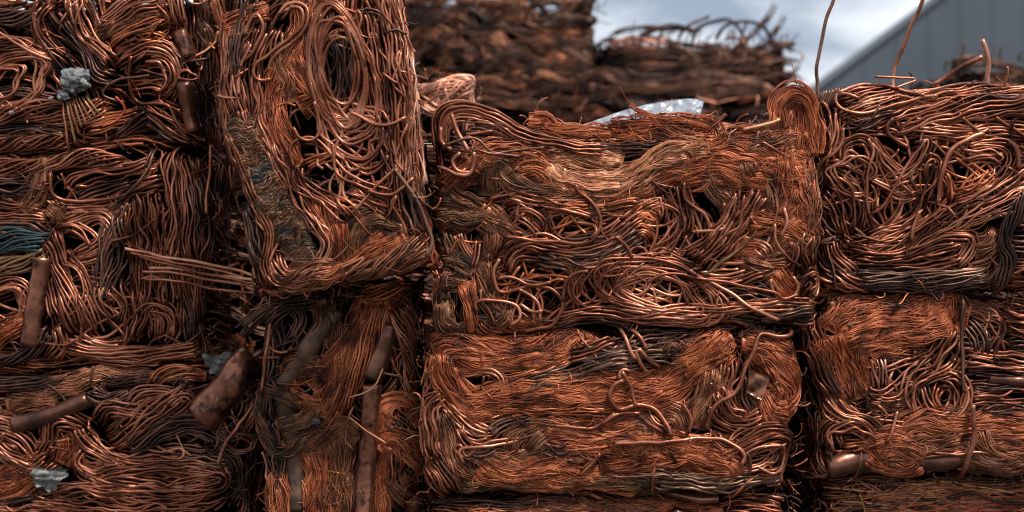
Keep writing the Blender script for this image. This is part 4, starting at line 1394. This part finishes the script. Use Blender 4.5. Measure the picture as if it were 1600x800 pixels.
b.S('1340,770 1350,800 1352,830', 1.6, 'yellow_wire', 10)
D3 = b; exec_bales.append(b)

for b_ in exec_bales:
    b_.make()
lump_at(A1, 122, 127, 27, 21, 170, 'lump', 'metal_lump', 16)
lump_at(A1, 104, 150, 12, 10, 70, 'lump', 'metal_lump', 15)
lump_at(A1, 83, 156, 5, 4, 10, 'lump', 'metal_lump', 14)
lump_at(A1, 24, 178, 5, 4, 10, 'lump', 'metal_lump', 14)
crumple(A3, [(318, 556), (362, 548), (376, 566), (338, 596)], 'foil', 'foil_scrap', 10, 5, 17, True, True)
crumple(A3, [(44, 742), (92, 724), (110, 742), (80, 768)], 'foil', 'foil_scrap', 16, 5, 17, True, True)
crumple(C2, [(1168, 574), (1200, 588), (1188, 624), (1164, 612)], 'pipe', 'copper_sheet', 16, 2, 9, True)
lump_at(B2, 498, 656, 7, 5, 20, 'lump', 'solder_blob', 30)

# second row of bales, seen in the gaps and over the top
def filler_bale(rect, D, label, n, mats, wr=2.2, ground=False, wid=(12, 26), slope=.18, rr=24, group='bales stacked behind the front row', big=()):
    b = Bale(rect, D, label, mats=mats, ground=ground, r=rr, depth=.7, group=group, fill=.55, cap=0, fr=wr, inset=30)
    x0, y0, x1, y1 = b.x0, b.y0, b.x1, min(b.y1, 700)
    for p, w, m, tw in big:
        b.W(p, w, wr, m, tw=tw)
    for q in range(n):
        y = rng.uniform(y0, y1); a = rng.uniform(x0 - 10, x1 - 60); c = min(x1 + 14, a + rng.uniform(80, 260))
        k = rng.normal(0, slope, 2) * (c - a)
        p = np.array([[a, y], [a + (c - a) * .35, y + k[0] * .6], [a + (c - a) * .7, y + k[1] * .6], [c, y + k[1]]])
        p[:, 1] = np.clip(p[:, 1], y0 - 4, y1 + 10)
        if rng.random() < .22:
            b.H(p, rng.uniform(*wid), rng.choice(['rust', 'brown']), stray=1.0, hr=1.1)
        else:
            b.W(p, rng.uniform(*wid), wr, rng.choice(list(mats)), tw=rng.choice([0, .3]))
    b.make()
    return b
G2 = 'bales stacked behind the front row'
filler_bale((-60, 40, 560, 900), 4.95, 'bale added to darken the gap between the left column and the leaning bale', 30, ('dark', 'dark', 'dark'), 2.4, True)  # added behind the gap so it reads dark, all in dark wire
filler_bale((590, 120, 742, 900), 5.0, 'blurred pinkish bale just behind the right edge of the tall leaning bale', 18, ('pink', 'pink', 'wire'), 2.4, True,
    big=[('664,180 700,122 738,130 742,220', 30, 'pink', 0), ('650,150 690,140 740,150', 26, 'pink', .3), ('700,130 705,170 700,230', 30, 'pink', 0)])
filler_bale((1000, 300, 1500, 900), 4.75, 'bale added to darken the gap beside the upper right bale', 12, ('dark', 'wire', 'dark'), 2.4, True)  # added only to keep the gap behind the front row dark
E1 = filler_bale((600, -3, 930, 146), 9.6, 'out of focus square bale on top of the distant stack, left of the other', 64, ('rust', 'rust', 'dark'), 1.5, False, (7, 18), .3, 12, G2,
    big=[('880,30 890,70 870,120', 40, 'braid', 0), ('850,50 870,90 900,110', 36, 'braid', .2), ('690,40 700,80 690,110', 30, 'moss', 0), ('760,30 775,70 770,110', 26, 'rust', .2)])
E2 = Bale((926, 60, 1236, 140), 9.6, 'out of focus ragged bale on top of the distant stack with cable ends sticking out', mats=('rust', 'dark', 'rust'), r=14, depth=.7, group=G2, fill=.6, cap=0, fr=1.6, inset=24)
for p, w, m, tw in [('928,72 960,50 1020,44 1080,46 1120,56', 8, 'dark', 0), ('950,75 1000,62 1060,70', 22, 'pink', 0), ('950,95 1030,85 1120,90 1200,80', 24, 'rust', .2), ('960,110 1050,110 1150,100 1230,110', 26, 'rust', .2),
                    ('950,125 1050,125 1150,128 1235,125', 24, 'rust', .2), ('1040,70 1090,95 1060,115', 20, 'rust', 0), ('1090,60 1130,80 1120,110', 24, 'dark', 0), ('1150,70 1180,90 1220,95', 24, 'rust', 0), ('1170,120 1200,100 1240,95', 20, 'dark', 0)]:
    E2.W(p, w, 1.7, m, tw=tw, fray=14)
for p, w, m in [('950,68 960,52 1000,44 1080,45', 8, 'dark'), ('1070,120 1130,90 1180,50 1212,8', 9, 'dark'), ('1110,118 1160,90 1200,60 1228,26', 10, 'dark'), ('1180,80 1215,70 1242,72', 14, 'dark'),
                ('1080,70 1100,38 1140,30 1165,60', 6, 'rust'), ('1150,80 1165,40 1170,32', 5, 'dark'), ('1180,100 1220,95 1246,100', 12, 'rust'), ('1120,60 1140,36 1190,40 1215,80', 5, 'rust'), ('1060,60 1075,40 1110,24', 5, 'rust'),
                ('1190,120 1225,118 1248,122', 12, 'rust'), ('1000,55 1050,40 1090,50', 8, 'rust')]:
    E2.W(p, w, 1.7, m, free=True, fray=10)
for q in range(34):
    x = rng.uniform(1000, 1236); a = rng.uniform(-2.6, -.3); l = rng.uniform(16, 46)
    E2.S(np.array([[x, rng.uniform(66, 110)], [x + l * .5 * math.cos(a), 74 + l * .5 * math.sin(a)], [x + l * math.cos(a + .5), 70 + l * math.sin(a + .4)]]), 1.0, 'dark' if q % 2 else 'rust', 0, True)
E2.make()
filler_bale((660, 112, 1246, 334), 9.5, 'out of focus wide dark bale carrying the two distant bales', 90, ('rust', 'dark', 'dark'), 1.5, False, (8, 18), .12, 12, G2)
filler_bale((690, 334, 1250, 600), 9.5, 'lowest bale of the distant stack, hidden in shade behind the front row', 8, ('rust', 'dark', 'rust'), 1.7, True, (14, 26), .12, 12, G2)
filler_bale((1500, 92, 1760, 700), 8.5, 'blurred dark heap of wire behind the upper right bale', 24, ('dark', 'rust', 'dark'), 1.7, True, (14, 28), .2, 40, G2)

# plastic sheet caught on top of the middle bale
pm = plain('plastic_film', (.30, .325, .36), .35, 0, 60, .3)
def film(name, top, bot, back, label, d0=0.05):
    """curved sheet: top and bottom edge points in photo pixels at the middle bale's depth, running back"""
    n, m = 60, 14
    T_, _ = spline(pts(top), 3.0); B_, _ = spline(pts(bot), 3.0)
    q = np.linspace(0, 1, n)
    Tt = np.stack([np.interp(q, np.linspace(0, 1, len(T_)), T_[:, i]) for i in (0, 1)], 1); Bb = np.stack([np.interp(q, np.linspace(0, 1, len(B_)), B_[:, i]) for i in (0, 1)], 1)
    w = np.linspace(0, 1, m)[:, None, None]
    P = Bb[None] * (1 - w) + Tt[None] * w
    k = .72 * 3.70 / 1600
    cr_ = wob(m, q * 100, 26) * .0045
    cr_ = (np.roll(cr_, 1, 0) + 2 * cr_ + np.roll(cr_, -1, 0)) / 3
    bulge = back * (w[..., 0] ** 1.5) + cr_
    V = np.stack([(P[..., 0] - 800) * k, 3.66 + d0 + bulge, CAM_H + (400 - P[..., 1]) * k], -1)
    b = Buf()
    V2 = V + np.array([0, .0015, -.0008])
    idx = np.arange(n * m).reshape(m, n)
    qd = np.stack([idx[:-1, :-1], idx[:-1, 1:], idx[1:, 1:], idx[1:, :-1]], -1).reshape(-1, 4)
    rim = np.concatenate([idx[0, :], idx[1:, -1], idx[-1, -2::-1], idx[-2:0:-1, 0]])
    rq = np.stack([rim, np.roll(rim, -1), np.roll(rim, -1) + n * m, rim + n * m], -1)
    b.add(np.concatenate([V.reshape(-1, 3), V2.reshape(-1, 3)]), np.concatenate([qd, qd[:, ::-1] + n * m, rq]), (), .5)
    o = b.build(name, pm)
    o['label'] = label; o['category'] = 'plastic sheet'
film('plastic_sheet', '895,199 930,186 985,167 1030,157 1075,151 1104,153', '895,208 940,206 985,200 1030,196 1075,190 1094,186', .03, 'pale crinkled plastic sheet curling up from the top of the middle bale')
film('plastic_sheet', '655,214 720,213 800,216', '655,224 720,224 800,226', .25, 'flat strip of plastic sheet lying behind the loops on the middle bale', .06)

# grey shed behind
SD = 32.0
sk = .72 * SD / 1600
shed = empty('grey_shed', ((1750 - 800) * sk, SD, 0), 'large dark grey metal clad shed with a sloping roof edge', 'building')
wm = plain('shed_cladding', (.085, .10, .12), .55, .3, .6, .10)
wm2 = plain('shed_trim', (.05, .058, .07), .5, .3, .6, .10)
def boxm(name, x0, x1, z0a, z1a, z0b, z1b, y0, y1, mat, parent):
    """prism with a sloped top: left edge z0a..z1a, right edge z0b..z1b"""
    v = [(x0, y0, z0a), (x1, y0, z0b), (x1, y0, z1b), (x0, y0, z1a), (x0, y1, z0a), (x1, y1, z0b), (x1, y1, z1b), (x0, y1, z1a)]
    b = Buf()
    b.add(v, [(0, 1, 2, 3), (5, 4, 7, 6), (1, 5, 6, 2), (4, 0, 3, 7), (3, 2, 6, 7), (4, 5, 1, 0)])
    return b.build(name, mat, parent, False)
def px(x, y): return (x - 800) * sk, CAM_H + (400 - y) * sk
xl, zl = px(1100, 272); xa, za = px(1750, -208)
slope = (za - zl) / (xa - xl)
n = 13
xs = np.linspace(xl, xa, n + 1)
for side in (0, 1):
    for q in range(n):
        a, c = xs[q] + .006, xs[q + 1] - .006
        ha, hc = zl + slope * (xs[q] - xl) - .05, zl + slope * (xs[q + 1] - xl) - .05
        if side: a, c, ha, hc = 2 * xa - c, 2 * xa - a, hc, ha
        boxm('wall_panel', a, c, .02, ha, .02, hc, SD, SD + .06, wm, shed)
        rb = (a + c) / 2
        hm = (ha + hc) / 2 - .03
boxm('back_wall', xl + .05, xa, .0, zl - .12, 0, za - .12, SD + .062, SD + 4.5, wm, shed)
boxm('back_wall', xa, 2 * xa - xl - .05, .0, za - .12, 0, zl - .12, SD + .062, SD + 4.5, wm, shed)
boxm('roof', xl - .3, xa, zl - .04 - .3 * slope, zl + .05 - .3 * slope, za - .04, za + .05, SD - .05, SD + 4.6, wm2, shed)
boxm('roof', xa, 2 * xa - xl + .3, za - .04, za + .05, zl - .04 - .3 * slope, zl + .05 - .3 * slope, SD - .05, SD + 4.6, wm2, shed)

# yard
gm = plain('yard_concrete', (.05, .047, .044), .85, 0, 2.5, .35)
gb = Buf()
g = 1500
gb.add([(-g, -g, 0), (g, -g, 0), (g, g, 0), (-g, g, 0)], [(0, 1, 2, 3)])
go = gb.build('ground', gm, None, False); go['kind'] = 'structure'
